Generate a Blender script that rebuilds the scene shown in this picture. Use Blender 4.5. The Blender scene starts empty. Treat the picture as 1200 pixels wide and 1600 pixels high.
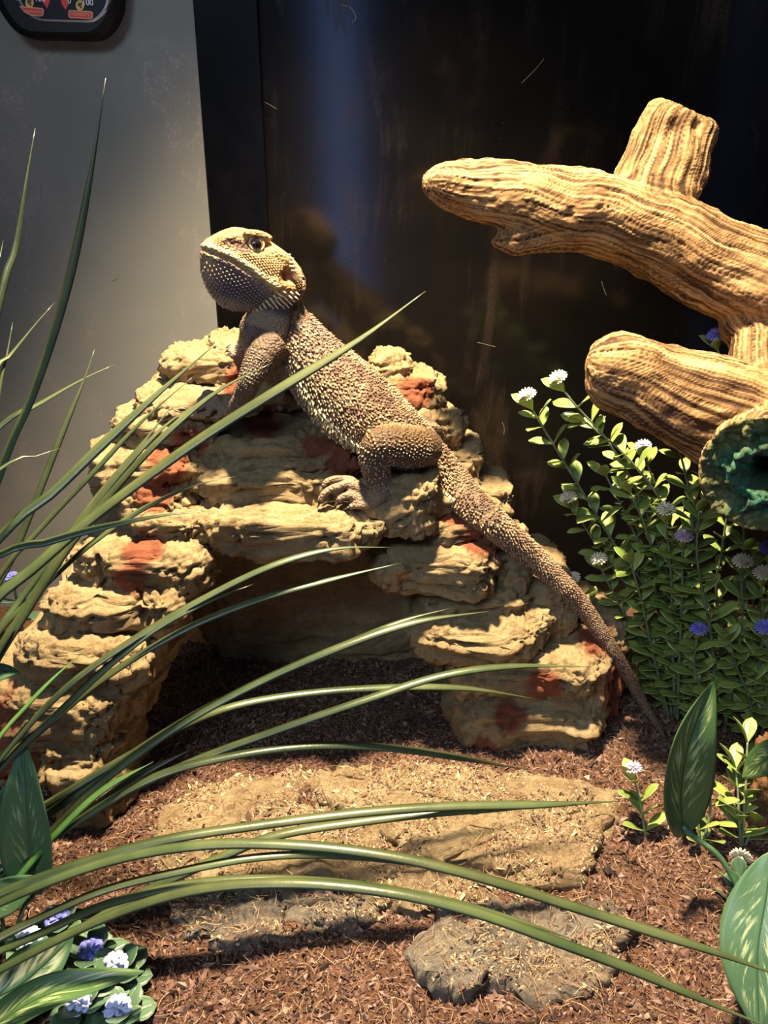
import bpy, math, random
import numpy as np
from mathutils import Vector, Matrix
from mathutils.bvhtree import BVHTree

# ------------------------------------------------------------------ camera, light, exposure
# all lengths in this script are written in centimetres and scaled by S when they become objects
S = 0.01
SC = bpy.context.scene
COL = SC.collection
FPX = 1250.0                       # focal length in pixels of the 1200x1600 frame
PITCH = math.radians(22.0)
CAMZ = 36.0
cd = bpy.data.cameras.new('camera'); cam = bpy.data.objects.new('camera', cd); COL.objects.link(cam)
cam.location = (0, 0, CAMZ * S); cam.rotation_euler = (math.pi / 2 - PITCH, 0, 0)
cd.sensor_fit = 'HORIZONTAL'; cd.sensor_width = 36.0; cd.lens = FPX / 1200.0 * 36.0
cd.clip_start = 0.01; cd.clip_end = 50
SC.camera = cam
SC.view_settings.view_transform = 'Standard'; SC.view_settings.look = 'None'
SC.view_settings.gamma = 1.0; SC.view_settings.use_curve_mapping = False
SC.view_settings.exposure = 0.12

W = bpy.data.worlds.new('room_daylight'); SC.world = W; W.use_nodes = True
bg = W.node_tree.nodes['Background']
bg.inputs[0].default_value = (0.50, 0.66, 1.0, 1); bg.inputs[1].default_value = 0.28

def light(name, kind, loc, energy, color, target=None, **kw):
    d = bpy.data.lights.new(name, kind); d.energy = energy; d.color = color
    for k, v in kw.items(): setattr(d, k, v)
    o = bpy.data.objects.new(name, d); COL.objects.link(o)
    o.location = Vector(loc) * S
    if target is not None:
        o.rotation_euler = (Vector(target) - Vector(loc)).to_track_quat('-Z', 'Y').to_euler()
    return o
light('basking_lamp_offscreen', 'SPOT', (-1.0, 41.0, 82), 120.0, (1.0, 0.80, 0.53), (0.5, 44.0, 0),
      spot_size=math.radians(70), spot_blend=0.9, shadow_soft_size=0.024)
light('window_room_offscreen', 'AREA', (-75, -147, 150), 36.0, (0.66, 0.80, 1.0), (0, 45, 12),
      shape='RECTANGLE', size=0.9, size_y=0.7)

# ------------------------------------------------------------------ helpers
CP, SP = math.cos(PITCH), math.sin(PITCH)
def P(px, py, Y):
    """point of the place that lies at distance Y (cm) in front of the camera position, read from the photograph"""
    xc, yc = (px - 600) / FPX, -(py - 800) / FPX
    d = np.array([xc, CP + yc * SP, -SP + yc * CP])
    return np.array([0, 0, CAMZ]) + d * (Y / d[1])
def G(px, py, z=0.0):
    xc, yc = (px - 600) / FPX, -(py - 800) / FPX
    d = np.array([xc, CP + yc * SP, -SP + yc * CP])
    return np.array([0, 0, CAMZ]) + d * ((z - CAMZ) / d[2])
def cpp(p):
    """centimetres per pixel at a point"""
    return (p[1] * CP + (CAMZ - p[2]) * SP) / FPX
def nrm(v): 
    v = np.asarray(v, float); return v / (np.linalg.norm(v, axis=-1, keepdims=True) + 1e-12)

_rt = np.random.RandomState(7)
_GR = nrm(_rt.normal(size=(512, 3)))
def pn(p):
    p = np.asarray(p, float); i = np.floor(p).astype(np.int64); f = p - i
    u = f * f * f * (f * (f * 6 - 15) + 10)
    out = 0
    for dx in (0, 1):
        for dy in (0, 1):
            for dz in (0, 1):
                h = ((i[:, 0] + dx) * 73856093) ^ ((i[:, 1] + dy) * 19349663) ^ ((i[:, 2] + dz) * 83492791)
                h = (h ^ (h >> 13)) * 1274126177
                g = _GR[(h ^ (h >> 16)) & 511]
                dv = f - np.array([dx, dy, dz])
                w = (u[:, 0] if dx else 1 - u[:, 0]) * (u[:, 1] if dy else 1 - u[:, 1]) * (u[:, 2] if dz else 1 - u[:, 2])
                out = out + w * (g * dv).sum(1)
    return out * 1.5
def fbm(p, o=4, r=0.5):
    a, s, t = 1.0, 1.0, 0
    p = np.asarray(p, float)
    for k in range(o):
        t = t + a * pn(p * s + 17.3 * k); a *= r; s *= 2.03
    return t
def sst(a, b, x):
    t = np.clip((np.asarray(x, float) - a) / (b - a), 0, 1); return t * t * (3 - 2 * t)

def crom(pts, n):
    """Catmull-Rom through rows (any number of columns, first three are xyz), n rows evenly spaced"""
    p = np.asarray(pts, float); m = len(p)
    q = np.vstack([2 * p[0] - p[1], p, 2 * p[-1] - p[-2]])
    out = []
    for i in range(m - 1):
        a, b, c, d = q[i], q[i + 1], q[i + 2], q[i + 3]
        t = np.linspace(0, 1, 24, endpoint=False)[:, None]
        out.append(0.5 * (2 * b + (c - a) * t + (2 * a - 5 * b + 4 * c - d) * t ** 2 + (3 * b - a - 3 * c + d) * t ** 3))
    out = np.vstack(out + [p[-1:]])
    L = np.concatenate([[0], np.cumsum(np.linalg.norm(np.diff(out[:, :3], axis=0), axis=1))])
    s = np.linspace(0, L[-1], n)
    return np.stack([np.interp(s, L, out[:, k]) for k in range(out.shape[1])], 1)

def frames(path, up):
    T = nrm(np.gradient(path, axis=0)); up = np.broadcast_to(np.asarray(up, float), path.shape)
    N = nrm(up - (up * T).sum(1, keepdims=True) * T); B = np.cross(T, N)
    return T, N, B
def tube(path, rw, rh, up=(0, 0, 1), seg=12, caps=True, prof=None):
    """loft: elliptical rings (rw across, rh along up). returns verts, faces"""
    n = len(path); rw = np.broadcast_to(rw, n); rh = np.broadcast_to(rh, n)
    T, N, B = frames(path, up)
    if prof is None:
        a = np.linspace(0, 2 * math.pi, seg, endpoint=False); prof = np.stack([np.cos(a), np.sin(a)], 1)
    seg = len(prof)
    V = path[:, None] + B[:, None] * (rw[:, None] * prof[None, :, 0])[..., None] + N[:, None] * (rh[:, None] * prof[None, :, 1])[..., None]
    V = V.reshape(-1, 3); F = []
    for i in range(n - 1):
        for j in range(seg):
            k = (j + 1) % seg
            F.append((i * seg + j, i * seg + k, (i + 1) * seg + k, (i + 1) * seg + j))
    if caps:
        F.append(tuple(range(seg - 1, -1, -1))); F.append(tuple((n - 1) * seg + j for j in range(seg)))
    return V, F
class Bag:
    def __init__(s): s.v = []; s.f = []; s.n = 0; s.m = []
    def add(s, V, F, mi=0):
        V = np.asarray(V, float); s.v.append(V); s.f += [tuple(i + s.n for i in f) for f in F]; s.n += len(V); s.m += [mi] * len(F)
    def get(s): return np.vstack(s.v), s.f

def mesh(name, V, F, mats, smooth=True, mi=None, attrs=None, org=(0, 0, 0)):
    me = bpy.data.meshes.new(name)
    V = (np.asarray(V, float) - np.asarray(org, float)) * S
    me.from_pydata(V.tolist(), [], F if isinstance(F, list) else F.tolist())
    for m in (mats if isinstance(mats, (list, tuple)) else [mats]): me.materials.append(m)
    if smooth: me.polygons.foreach_set('use_smooth', np.ones(len(me.polygons), bool))
    if mi is not None: me.polygons.foreach_set('material_index', np.asarray(mi, np.int32))
    for k, a in (attrs or {}).items():
        a = np.asarray(a, np.float32)
        if a.ndim == 1:
            at = me.attributes.new(k, 'FLOAT', 'POINT'); at.data.foreach_set('value', a)
        else:
            if a.shape[1] == 3: a = np.hstack([a, np.ones((len(a), 1), np.float32)])
            at = me.attributes.new(k, 'FLOAT_COLOR', 'POINT'); at.data.foreach_set('color', a.ravel())
    me.update(); return me
ORG = {}
def obj(name, V, F, mats, parent=None, org=None, label=None, cat=None, group=None, kind=None, **kw):
    if org is None: org = ORG.get(parent.name, (0, 0, 0)) if parent else (0, 0, 0)
    o = bpy.data.objects.new(name, mesh(name, V, F, mats, org=org, **kw)); COL.objects.link(o)
    if parent: o.parent = parent; ORG[o.name] = org
    else: o.location = Vector(org) * S; ORG[o.name] = tuple(org)
    tag(o, label, cat, group, kind); return o
def tag(o, label=None, cat=None, group=None, kind=None):
    if label: o['label'] = label
    if cat: o['category'] = cat
    if group: o['group'] = group
    if kind: o['kind'] = kind
    return o
def thing(name, org, label, cat, group=None):
    o = bpy.data.objects.new(name, None); COL.objects.link(o); o.empty_display_size = 0.02
    o.location = Vector(org) * S; ORG[o.name] = tuple(org); return tag(o, label, cat, group)
def inst(name, me, parent, M):
    """share a mesh: M is the 4x4 in centimetres in world space, rotation/scale applied to the mesh's own units"""
    o = bpy.data.objects.new(name, me); COL.objects.link(o); o.parent = parent
    if parent: ORG[o.name] = ORG[parent.name]
    q = M.copy(); q.translation = (M.translation - Vector(ORG[parent.name] if parent else (0, 0, 0))) * S
    o.matrix_local = q; return o
def remesh(V, F, voxel, smooth=2):
    me = bpy.data.meshes.new('tmp'); me.from_pydata(np.asarray(V).tolist(), [], F)
    o = bpy.data.objects.new('tmp', me); COL.objects.link(o)
    md = o.modifiers.new('r', 'REMESH'); md.mode = 'VOXEL'; md.voxel_size = voxel
    dg = bpy.context.evaluated_depsgraph_get(); ev = o.evaluated_get(dg); m2 = ev.to_mesh()
    v = np.empty(len(m2.vertices) * 3); m2.vertices.foreach_get('co', v); v = v.reshape(-1, 3)
    f = np.empty(len(m2.loops), np.int32); m2.loops.foreach_get('vertex_index', f)
    f = f.reshape(-1, 4)
    ev.to_mesh_clear(); bpy.data.objects.remove(o); bpy.data.meshes.remove(me)
    e = np.vstack([f[:, [0, 1]], f[:, [1, 2]], f[:, [2, 3]], f[:, [3, 0]]])
    return laplace(v, e, smooth), f
def laplace(v, e, it, lam=0.6):
    n = len(v); cnt = np.bincount(np.r_[e[:, 0], e[:, 1]], minlength=n)[:, None] + 1e-9
    for _ in range(it):
        s = np.stack([np.bincount(e[:, 0], v[e[:, 1], k], n) + np.bincount(e[:, 1], v[e[:, 0], k], n) for k in range(3)], 1)
        v = v + lam * (s / cnt - v)
    return v
def vnormals(v, f):
    a = np.cross(v[f[:, 2]] - v[f[:, 0]], v[f[:, 3]] - v[f[:, 1]])
    n = np.zeros_like(v)
    for k in range(f.shape[1]): 
        for c in range(3): n[:, c] += np.bincount(f[:, k], a[:, c], len(v))
    return nrm(n)

# ------------------------------------------------------------------ materials
class NT:
    def __init__(s, name, rough=0.6, spec=0.3):
        s.m = bpy.data.materials.new(name); s.m.use_nodes = True; s.t = s.m.node_tree; s.b = s.t.nodes['Principled BSDF']
        s.b.inputs['Roughness'].default_value = rough; s.b.inputs['Specular IOR Level'].default_value = spec
        s.tc = s.t.nodes.new('ShaderNodeTexCoord')
    def n(s, k, **kw):
        x = s.t.nodes.new('ShaderNode' + k)
        for a, b in kw.items(): setattr(x, a, b)
        return x
    def l(s, a, b): s.t.links.new(a, b)
    def coord(s, scale=(1, 1, 1), rot=(0, 0, 0), src='Object'):
        mp = s.n('Mapping'); mp.inputs['Scale'].default_value = scale; mp.inputs['Rotation'].default_value = rot
        s.l(s.tc.outputs[src], mp.inputs[0]); return mp.outputs[0]
    def noise(s, co, scale, detail=5, rough=0.6, dist=0.0):
        x = s.n('TexNoise'); x.inputs['Scale'].default_value = scale; x.inputs['Detail'].default_value = detail
        x.inputs['Roughness'].default_value = rough; x.inputs['Distortion'].default_value = dist
        if co is not None: s.l(co, x.inputs['Vector'])
        return x.outputs[0]
    def voro(s, co, scale, feature='F1', rnd=1.0):
        x = s.n('TexVoronoi', feature=feature); x.inputs['Scale'].default_value = scale; x.inputs['Randomness'].default_value = rnd
        if co is not None: s.l(co, x.inputs['Vector'])
        return x.outputs[0]
    def ramp(s, f, stops):
        x = s.n('ValToRGB'); e = x.color_ramp.elements
        while len(e) < len(stops): e.new(0.5)
        for k, (p, c) in enumerate(stops): e[k].position = p; e[k].color = (*c, 1) if len(c) == 3 else c
        s.l(f, x.inputs[0]); return x.outputs[0]
    def mix(s, f, a, b, kind='MIX'):
        x = s.n('Mix', data_type='RGBA', blend_type=kind)
        for i, v in ((0, f), (6, a), (7, b)):
            if isinstance(v, (int, float)): x.inputs[i].default_value = v
            elif isinstance(v, tuple): x.inputs[i].default_value = (*v, 1) if len(v) == 3 else v
            else: s.l(v, x.inputs[i])
        return x.outputs[2]
    def math(s, op, a, b=0.0, c=None):
        x = s.n('Math', operation=op)
        for i, v in enumerate((a, b) if c is None else (a, b, c)):
            if isinstance(v, (int, float)): x.inputs[i].default_value = v
            else: s.l(v, x.inputs[i])
        return x.outputs[0]
    def attr(s, name, out='Color'):
        x = s.n('Attribute', attribute_name=name); return x.outputs[out]
    def bump(s, h, strength=0.5, dist=0.001, prev=None):
        x = s.n('Bump'); x.inputs['Strength'].default_value = strength; x.inputs['Distance'].default_value = dist
        s.l(h, x.inputs['Height'])
        if prev is not None: s.l(prev, x.inputs['Normal'])
        return x.outputs[0]
    def done(s, color=None, normal=None, rough=None):
        if color is not None:
            if isinstance(color, tuple): s.b.inputs['Base Color'].default_value = (*color, 1)
            else: s.l(color, s.b.inputs['Base Color'])
        if normal is not None: s.l(normal, s.b.inputs['Normal'])
        if rough is not None: s.l(rough, s.b.inputs['Roughness'])
        return s.m
def plain(name, color, rough=0.5, spec=0.4, var=0.25, scale=300.0):
    t = NT(name, rough, spec)
    n = t.noise(t.coord(), scale, 3)
    d = tuple(c * (1 - var) for c in color); u = tuple(min(1, c * (1 + var)) for c in color)
    return t.done(t.ramp(n, [(0.3, d), (0.7, u)]))
# ------------------------------------------------------------------ the setting: soil bed, back and side panels, the room behind
YW = 66.0
def soil_h(x, y):
    p = np.stack([x, y, np.zeros_like(x)], 1)
    return 0.5 * fbm(p * 0.10 + 3, 2) + 0.22 * fbm(p * 0.55, 4)
def m_soil():
    t = NT('coconut_soil', 0.95, 0.1); c = t.coord()
    n = t.noise(c, 260, 8, 0.75); n2 = t.noise(c, 35, 4, 0.6)
    col = t.ramp(n, [(0.25, (0.032, 0.017, 0.011)), (0.5, (0.115, 0.06, 0.036)), (0.75, (0.23, 0.13, 0.08))])
    col = t.mix(t.math('MULTIPLY', n2, 0.5), col, (0.20, 0.10, 0.05))
    return t.done(col, t.bump(t.noise(c, 235, 8, 0.75, 0.3), 1.0, 0.003))
xs = np.linspace(-45, 45, 241); ys = np.concatenate([np.linspace(12, 62, 220), np.linspace(62.4, YW, 8)])
gx, gy = np.meshgrid(xs, ys); V = np.stack([gx.ravel(), gy.ravel(), soil_h(gx.ravel(), gy.ravel())], 1)
nx, ny = len(xs), len(ys); idx = np.arange(nx * ny).reshape(ny, nx)
FL = np.stack([idx[:-1, :-1], idx[:-1, 1:], idx[1:, 1:], idx[1:, :-1]], -1).reshape(-1, 4)
floor = obj('floor', V, FL, m_soil(), kind='structure', label='reddish brown coconut fibre soil bed of the terrarium', cat='soil')
FLOORV = V

def box(x0, x1, y0, y1, z0, z1, bev=0.0):
    if bev <= 0:
        V = [(x, y, z) for x in (x0, x1) for y in (y0, y1) for z in (z0, z1)]
        return np.array(V), [(0, 1, 3, 2), (4, 6, 7, 5), (0, 4, 5, 1), (2, 3, 7, 6), (0, 2, 6, 4), (1, 5, 7, 3)]
    V, F = [], []
    b = bev
    # a chamfered vertical/horizontal box: outer cross section in x-z, two rings
    oc = [(x0 + b, z0), (x1 - b, z0), (x1, z0 + b), (x1, z1 - b), (x1 - b, z1), (x0 + b, z1), (x0, z1 - b), (x0, z0 + b)]
    ic = [(min(max(x, x0 + b), x1 - b), min(max(z, z0 + b), z1 - b)) for x, z in oc]
    for ring, y in ((oc, y1), (oc, y0 + b), (ic, y0)): V += [(x, y, z) for x, z in ring]
    for r in range(2):
        for j in range(8): k = (j + 1) % 8; F.append((r * 8 + j, r * 8 + k, r * 8 + 8 + k, r * 8 + 8 + j))
    F.append(tuple(range(7, -1, -1))); F.append(tuple(range(16, 24)))
    return np.array(V), F
def m_back():
    t = NT('dusty_black_acrylic', 0.16, 0.4); c = t.coord()
    cs = t.coord((1, 1, 0.18))
    v = t.noise(cs, 34, 6, 0.7, 0.6); blot = t.noise(c, 9, 4, 0.6); sp = t.noise(c, 1100, 2, 0.5)
    dust = t.math('MULTIPLY', t.ramp(v, [(0.52, (0, 0, 0)), (0.74, (1, 1, 1))]), t.ramp(blot, [(0.42, (0, 0, 0)), (0.60, (1, 1, 1))]))
    dust = t.math('MULTIPLY', dust, t.ramp(sp, [(0.38, (0.15, 0.15, 0.15)), (0.62, (1, 1, 1))]))
    speck = t.ramp(t.voro(c, 130), [(0.0, (1, 1, 1)), (0.055, (0, 0, 0))])
    speck = t.math('MULTIPLY', speck, t.ramp(t.noise(c, 22, 2), [(0.5, (0, 0, 0)), (0.62, (1, 1, 1))]))
    film = t.mix(t.ramp(blot, [(0.35, (0, 0, 0)), (0.75, (1, 1, 1))]), (0.004, 0.0036, 0.0035), (0.010, 0.0075, 0.0055))
    col = t.mix(t.math('MULTIPLY', dust, 0.42), film, (0.12, 0.075, 0.045))
    col = t.mix(t.math('MULTIPLY', speck, 0.4), col, (0.3, 0.25, 0.2))
    r = t.math('ADD', t.math('MULTIPLY', dust, 0.4), 0.13)
    return t.done(col, None, r)
def m_grey():
    t = NT('smoky_grey_glass_panel', 0.12, 0.7); c = t.coord()
    v = t.noise(t.coord((1, 1, 0.6), (0, 0.5, 0)), 30, 7, 0.72, 0.9); sp = t.noise(c, 1000, 2, 0.5); blot = t.noise(c, 12, 3)
    dust = t.math('MULTIPLY', t.ramp(v, [(0.45, (0, 0, 0)), (0.66, (1, 1, 1))]), t.ramp(sp, [(0.4, (0.1, 0.1, 0.1)), (0.62, (1, 1, 1))]))
    dust = t.math('MULTIPLY', dust, t.ramp(blot, [(0.36, (0, 0, 0)), (0.56, (1, 1, 1))]))
    base = t.ramp(t.noise(c, 6, 3), [(0.3, (0.19, 0.19, 0.165)), (0.7, (0.25, 0.238, 0.20))])
    speck = t.ramp(t.voro(c, 110), [(0.0, (1, 1, 1)), (0.05, (0, 0, 0))])
    col = t.mix(t.math('MULTIPLY', dust, 0.55), base, (0.36, 0.26, 0.19))
    col = t.mix(t.math('MULTIPLY', speck, 0.4), col, (0.5, 0.47, 0.42))
    return t.done(col, None, t.math('ADD', t.math('MULTIPLY', dust, 0.35), 0.14))
M_BACK, M_GREY = m_back(), m_grey()
M_BLK = plain('satin_black_trim', (0.003, 0.0026, 0.0024), 0.22, 0.25, 0.4, 60)
V, F = box(-13.4, 46, YW, YW + 1, -1, 92)
obj('wall_back', V, F, M_BACK, kind='structure', smooth=False, label='glossy black back panel with dust smears', cat='wall')
V, F = box(-46, -13.4, YW - 0.25, YW + 1, -1, 92)
obj('wall_back_panel', V, F, M_GREY, kind='structure', smooth=False, label='smoky grey dusty panel beside the black back wall', cat='wall')
V, F = box(-13.45, -8.9, YW - 0.4, YW + 0.5, -1, 92, 0.08)
obj('trim_1', V, F, M_BLK, kind='structure', smooth=False, label='black vertical strip between grey and black panels', cat='trim')
V, F = box(-46, -45, 12, YW + 1, -1, 92); obj('wall_left', V, F, M_BACK, kind='structure', smooth=False)
V, F = box(45, 46, 12, YW + 1, -1, 92); obj('wall_right', V, F, M_BACK, kind='structure', smooth=False)
# the room behind the camera: a wall with one tall narrow window, mirrored in the back panel
m_wall = plain('room_wall_paint', (0.035, 0.033, 0.032), 0.9, 0.1, 0.1, 20)
wy = -150.0
def quad_wall(name, pts, m, th=2.0, **kw):
    a = np.array([(x, wy, z) for x, z in pts]); b = a - [0, th, 0]; n = len(a)
    obj(name, np.vstack([a, b]), [tuple(range(n)), tuple(range(2 * n - 1, n - 1, -1))] + [(j, j + n, (j + 1) % n + n, (j + 1) % n) for j in range(n)], m, smooth=False, **kw)
quad_wall('wall_room', [(-200, -90), (-16.5, -90), (-21, 140), (-22, 190), (-200, 190)], m_wall, kind='structure')
quad_wall('wall_room_side', [(-4.0, -90), (200, -90), (200, 140), (-11, 140)], m_wall, kind='structure')
tw = NT('daylit_window_pane', 0.4); tw.b.inputs['Emission Color'].default_value = (0.22, 0.42, 1.0, 1); tw.b.inputs['Emission Strength'].default_value = 3.2
m_pane = tw.done((0.2, 0.3, 0.5))
wy -= 2.5
quad_wall('window_1_offscreen', [(-17.5, -90), (-3, -90), (-10, 140), (-22, 140)], m_pane, 0.5, kind='structure', label='narrow bluish window behind the viewer', cat='window')
# ------------------------------------------------------------------ rock generator
def slab_mesh(x0, x1, y0, y1, z0, z1, seed, nseg=148, nprof=48, ex=0.5, pex=0.30, amp=0.27, yaw=0.0, slope=0.0, strata=1.0, under=0.10):
    """an irregular ledge of layered stone filling the given box (cm)"""
    rng = np.random.RandomState(seed)
    a = np.linspace(0, 2 * math.pi, nseg, endpoint=False)
    sgn = lambda c, e: np.sign(c) * np.abs(c) ** e
    w, d, h = (x1 - x0) / 2, (y1 - y0) / 2, (z1 - z0) / 2
    ca, sa = sgn(np.cos(a), ex), sgn(np.sin(a), ex)
    t = np.linspace(-math.pi / 2, math.pi / 2, nprof); t = np.sign(t) * (np.abs(t) / (math.pi / 2)) ** 0.85 * (math.pi / 2)
    pr, pz = np.abs(np.cos(t)) ** pex, sgn(np.sin(t), 0.8)
    wob = 1 + 0.09 * fbm(np.stack([np.cos(a) * 1.3, np.sin(a) * 1.3, np.full(nseg, seed * 3.7)], 1), 3)
    X = pr[:, None] * (w * ca * wob)[None]; Y = pr[:, None] * (d * sa * wob)[None]; Z = np.repeat((h * pz)[:, None], nseg, 1)
    tap = 1 - under * (0.5 - 0.5 * pz)[:, None] ** 1.3; X = X * tap; Y = Y * tap
    Z = Z - slope * (Y / max(d, .1)) * h
    V = np.stack([X, Y, Z], -1).reshape(-1, 3)
    # plan rotation
    c, s = math.cos(yaw), math.sin(yaw)
    V = np.stack([V[:, 0] * c - V[:, 1] * s, V[:, 0] * s + V[:, 1] * c, V[:, 2]], 1)
    cen = np.array([(x0 + x1) / 2, (y0 + y1) / 2, (z0 + z1) / 2])
    F = []
    for i in range(nprof - 1):
        for j in range(nseg):
            k = (j + 1) % nseg
            F.append((i * nseg + j, i * nseg + k, (i + 1) * nseg + k, (i + 1) * nseg + j))
    Fa = np.array(F); N = vnormals(V, Fa)
    W_ = V + cen
    q = W_ + seed * 11.3
    big = fbm(q * 0.22, 3); mid = fbm(q * np.array([0.55, 0.55, 0.9]), 4); fine = fbm(q * 1.9, 3)
    lay = fbm(q * np.array([0.16, 0.16, 1.25]), 3)                    # horizontal layers on the sides
    rid = 1 - np.abs(fbm(q * 0.45 + 40, 3)) * 2
    side = np.sqrt(np.clip(1 - N[:, 2] ** 2, 0, 1))
    rid2 = 1 - np.abs(fbm(q * np.array([0.9, 0.9, 0.35]) + 80, 3)) * 2
    blk = np.round(fbm(q * 0.35 + 9, 2) * 3) / 3                      # broken, stepped faces
    vf = fbm(q * 4.2, 2)
    disp = amp * (1.3 * big + 1.0 * mid + 0.55 * fine + 0.3 * vf + 0.7 * blk) + strata * amp * 1.5 * lay * side - amp * 0.9 * sst(0.72, 0.98, rid) - amp * 1.3 * side * sst(0.82, 0.99, rid2)
    V = W_ + N * disp[:, None]
    return V, F, Fa

def m_cave():
    t = NT('moulded_sandstone', 0.85, 0.15); c = t.coord()
    n1 = t.noise(c, 45, 6, 0.65); n2 = t.noise(c, 330, 5, 0.7); st = t.noise(t.coord((1, 1, 5)), 40, 5, 0.6)
    col = t.ramp(n1, [(0.28, (0.27, 0.18, 0.09)), (0.5, (0.47, 0.335, 0.17)), (0.72, (0.61, 0.465, 0.26))])
    col = t.mix(0.35, col, t.ramp(st, [(0.3, (0.26, 0.175, 0.085)), (0.7, (0.58, 0.47, 0.25))]))
    col = t.mix(t.math('MULTIPLY', t.ramp(n2, [(0.3, (1, 1, 1)), (0.5, (0, 0, 0))]), 0.5), col, (0.14, 0.095, 0.05))
    redn = t.math('ADD', t.math('MULTIPLY', t.attr('red', 'Fac'), 0.62), t.math('MULTIPLY', t.noise(c, 70, 7, 0.75), 0.75))
    redn = t.math('MULTIPLY', t.ramp(redn, [(0.66, (0, 0, 0)), (0.90, (1, 1, 1))]), t.math('MULTIPLY', t.ramp(t.attr('red', 'Fac'), [(0.0, (0, 0, 0)), (0.2, (1, 1, 1))]), 0.85))
    col = t.mix(redn, col, (0.30, 0.07, 0.036))
    pit = t.ramp(t.noise(c, 120, 4, 0.7), [(0.3, (0, 0, 0)), (0.42, (1, 1, 1))])
    b = t.bump(t.noise(c, 170, 10, 0.8), 1.0, 0.0042); b = t.bump(pit, 0.7, 0.0018, b); b = t.bump(t.noise(c, 620, 4, 0.7), 0.9, 0.0011, b)
    return t.done(col, b)
M_CAVE = m_cave()
REDS = [(P(205, 905, 42), 1.4), (P(225, 860, 43), 1.6), (P(240, 770, 45), 1.6), (P(260, 730, 46), 1.7), (P(300, 690, 47), 1.3),
        (P(540, 720, 47), 1.6), (P(410, 660, 49), 1.6), (P(375, 595, 50), 1.6), (P(650, 610, 54), 1.8), (P(755, 835, 47), 2.2),
        (P(720, 790, 48), 2.2), (P(850, 1080, 44.5), 1.8), (P(800, 1120, 44.5), 1.6), (P(760, 1170, 44.5), 1.2), (P(930, 1000, 48), 1.8),
        (P(958, 1060, 48), 3.0), (P(950, 1110, 48), 2.4), (P(30, 1110, 40), 2.2), (P(15, 1160, 40), 3.0), (P(40, 1230, 40), 2.6), (P(500, 690, 48), 1.6)]
cave_org = (P(430, 1190, 47)[0], 47.0, 0.0)
cave = thing('rock_cave', cave_org, 'sandy yellow layered rock cave hide with red streaks and dark arched opening', 'cave')
CAVE_BVH = []
CRACKS = [(217, 895, 955, 42), (146, 880, 955, 42), (330, 985, 1020, 40), (770, 885, 960, 44.5), (700, 1050, 1100, 44.4)]
def ledge(x0, x1, yt, yb, Yf, D, seed, **kw):
    pt, pb = P((x0 + x1) / 2, yt, Yf), P((x0 + x1) / 2, yb, Yf)
    ym = (yt + yb) / 2
    xl, xr = P(x0, ym, Yf + 0.8)[0], P(x1, ym, Yf + 0.8)[0]
    V, F, Fa = slab_mesh(xl, xr, Yf, Yf + D, max(pb[2], -1.2), pt[2], seed, **kw)
    for cx, cy0, cy1, cY in CRACKS:                       # deep vertical cracks in the front faces
        c0, c1 = P(cx, cy0, cY), P(cx, cy1, cY)
        inz = sst(c1[2] - .2, c1[2] + .3, V[:, 2]) * sst(c0[2] + .3, c0[2] - .1, V[:, 2]) * sst(Yf + D * .45, Yf + D * .3, V[:, 1])
        V[:, 1] += 0.75 * inz * np.exp(-((V[:, 0] - c0[0] - 0.18 * pn(V * 1.3)) / 0.13) ** 2)
    red = np.zeros(len(V))
    for p, r in REDS: red = np.maximum(red, 1 - sst(0.4 * r, r * 1.35, np.linalg.norm(V - p, axis=1)))
    obj('rock_ledge', V, F, M_CAVE, cave, attrs={'red': red})
    CAVE_BVH.append((V, F))
LEDGES = [
    # right pillar, from the ground up
    (690, 965, 1112, 1215, 44.2, 13), (684, 955, 1046, 1130, 44.3, 12.5), (895, 975, 985, 1190, 47.6, 9), (800, 968, 1015, 1190, 46, 10),
    (632, 880, 985, 1062, 44.0, 12), (740, 912, 918, 1040, 47.0, 10), (640, 840, 930, 1005, 45.7, 10),
    (572, 805, 872, 955, 44.4, 11), (770, 838, 880, 965, 46.5, 8), (640, 795, 815, 885, 46.4, 9), (600, 700, 800, 880, 46.6, 8), (730, 805, 768, 830, 51, 6), (690, 760, 706, 790, 52.5, 6),
    (560, 692, 592, 665, 54, 6), (578, 640, 562, 620, 55, 5), (560, 730, 650, 730, 53, 6),
    # the arch
    (285, 612, 812, 893, 43.0, 11), (560, 688, 755, 850, 44.6, 9), (292, 575, 698, 775, 46.6, 9), (280, 560, 742, 800, 45.6, 9),
    (290, 540, 640, 712, 49.0, 8), (330, 480, 596, 655, 49.2, 8),
    # summit and the left flank
    (320, 402, 534, 575, 52, 6), (232, 405, 556, 606, 50.2, 8), (195, 420, 626, 668, 46.8, 10), (162, 345, 655, 722, 46.4, 10),
    (115, 320, 715, 800, 45.0, 10), (180, 300, 770, 850, 44.4, 9), (196, 345, 812, 872, 43.2, 9), (98, 338, 868, 950, 41.8, 10),
    (45, 302, 940, 1022, 40.3, 10.5), (15, 252, 1018, 1112, 38.9, 10.5), (-20, 216, 1095, 1200, 38.0, 10), (-60, 110, 1080, 1260, 40.0, 9), (60, 188, 1180, 1330, 37.0, 9),
]
for k, (x0, x1, yt, yb, Yf, D) in enumerate(LEDGES):
    ledge(x0, x1, yt, yb, Yf, D, 11 + k, yaw=random.Random(k).uniform(-0.10, 0.10))
# inner shell that closes the hollow behind and above
for k, (a, b, c, d, e, f) in enumerate([(-17, 10.0, 56, 61, -1, 15), (-15, 6, 47, 58, 15.2, 19), (-15.5, -4, 50, 58, 18, 23.5), (-4, 4, 51, 57, 17, 20.5)]):
    V, F, Fa = slab_mesh(a, b, c, d, e, f, 90 + k)
    obj('shell_wall', V, F, M_CAVE, cave, attrs={'red': np.zeros(len(V))}); CAVE_BVH.append((V, F))

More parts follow.
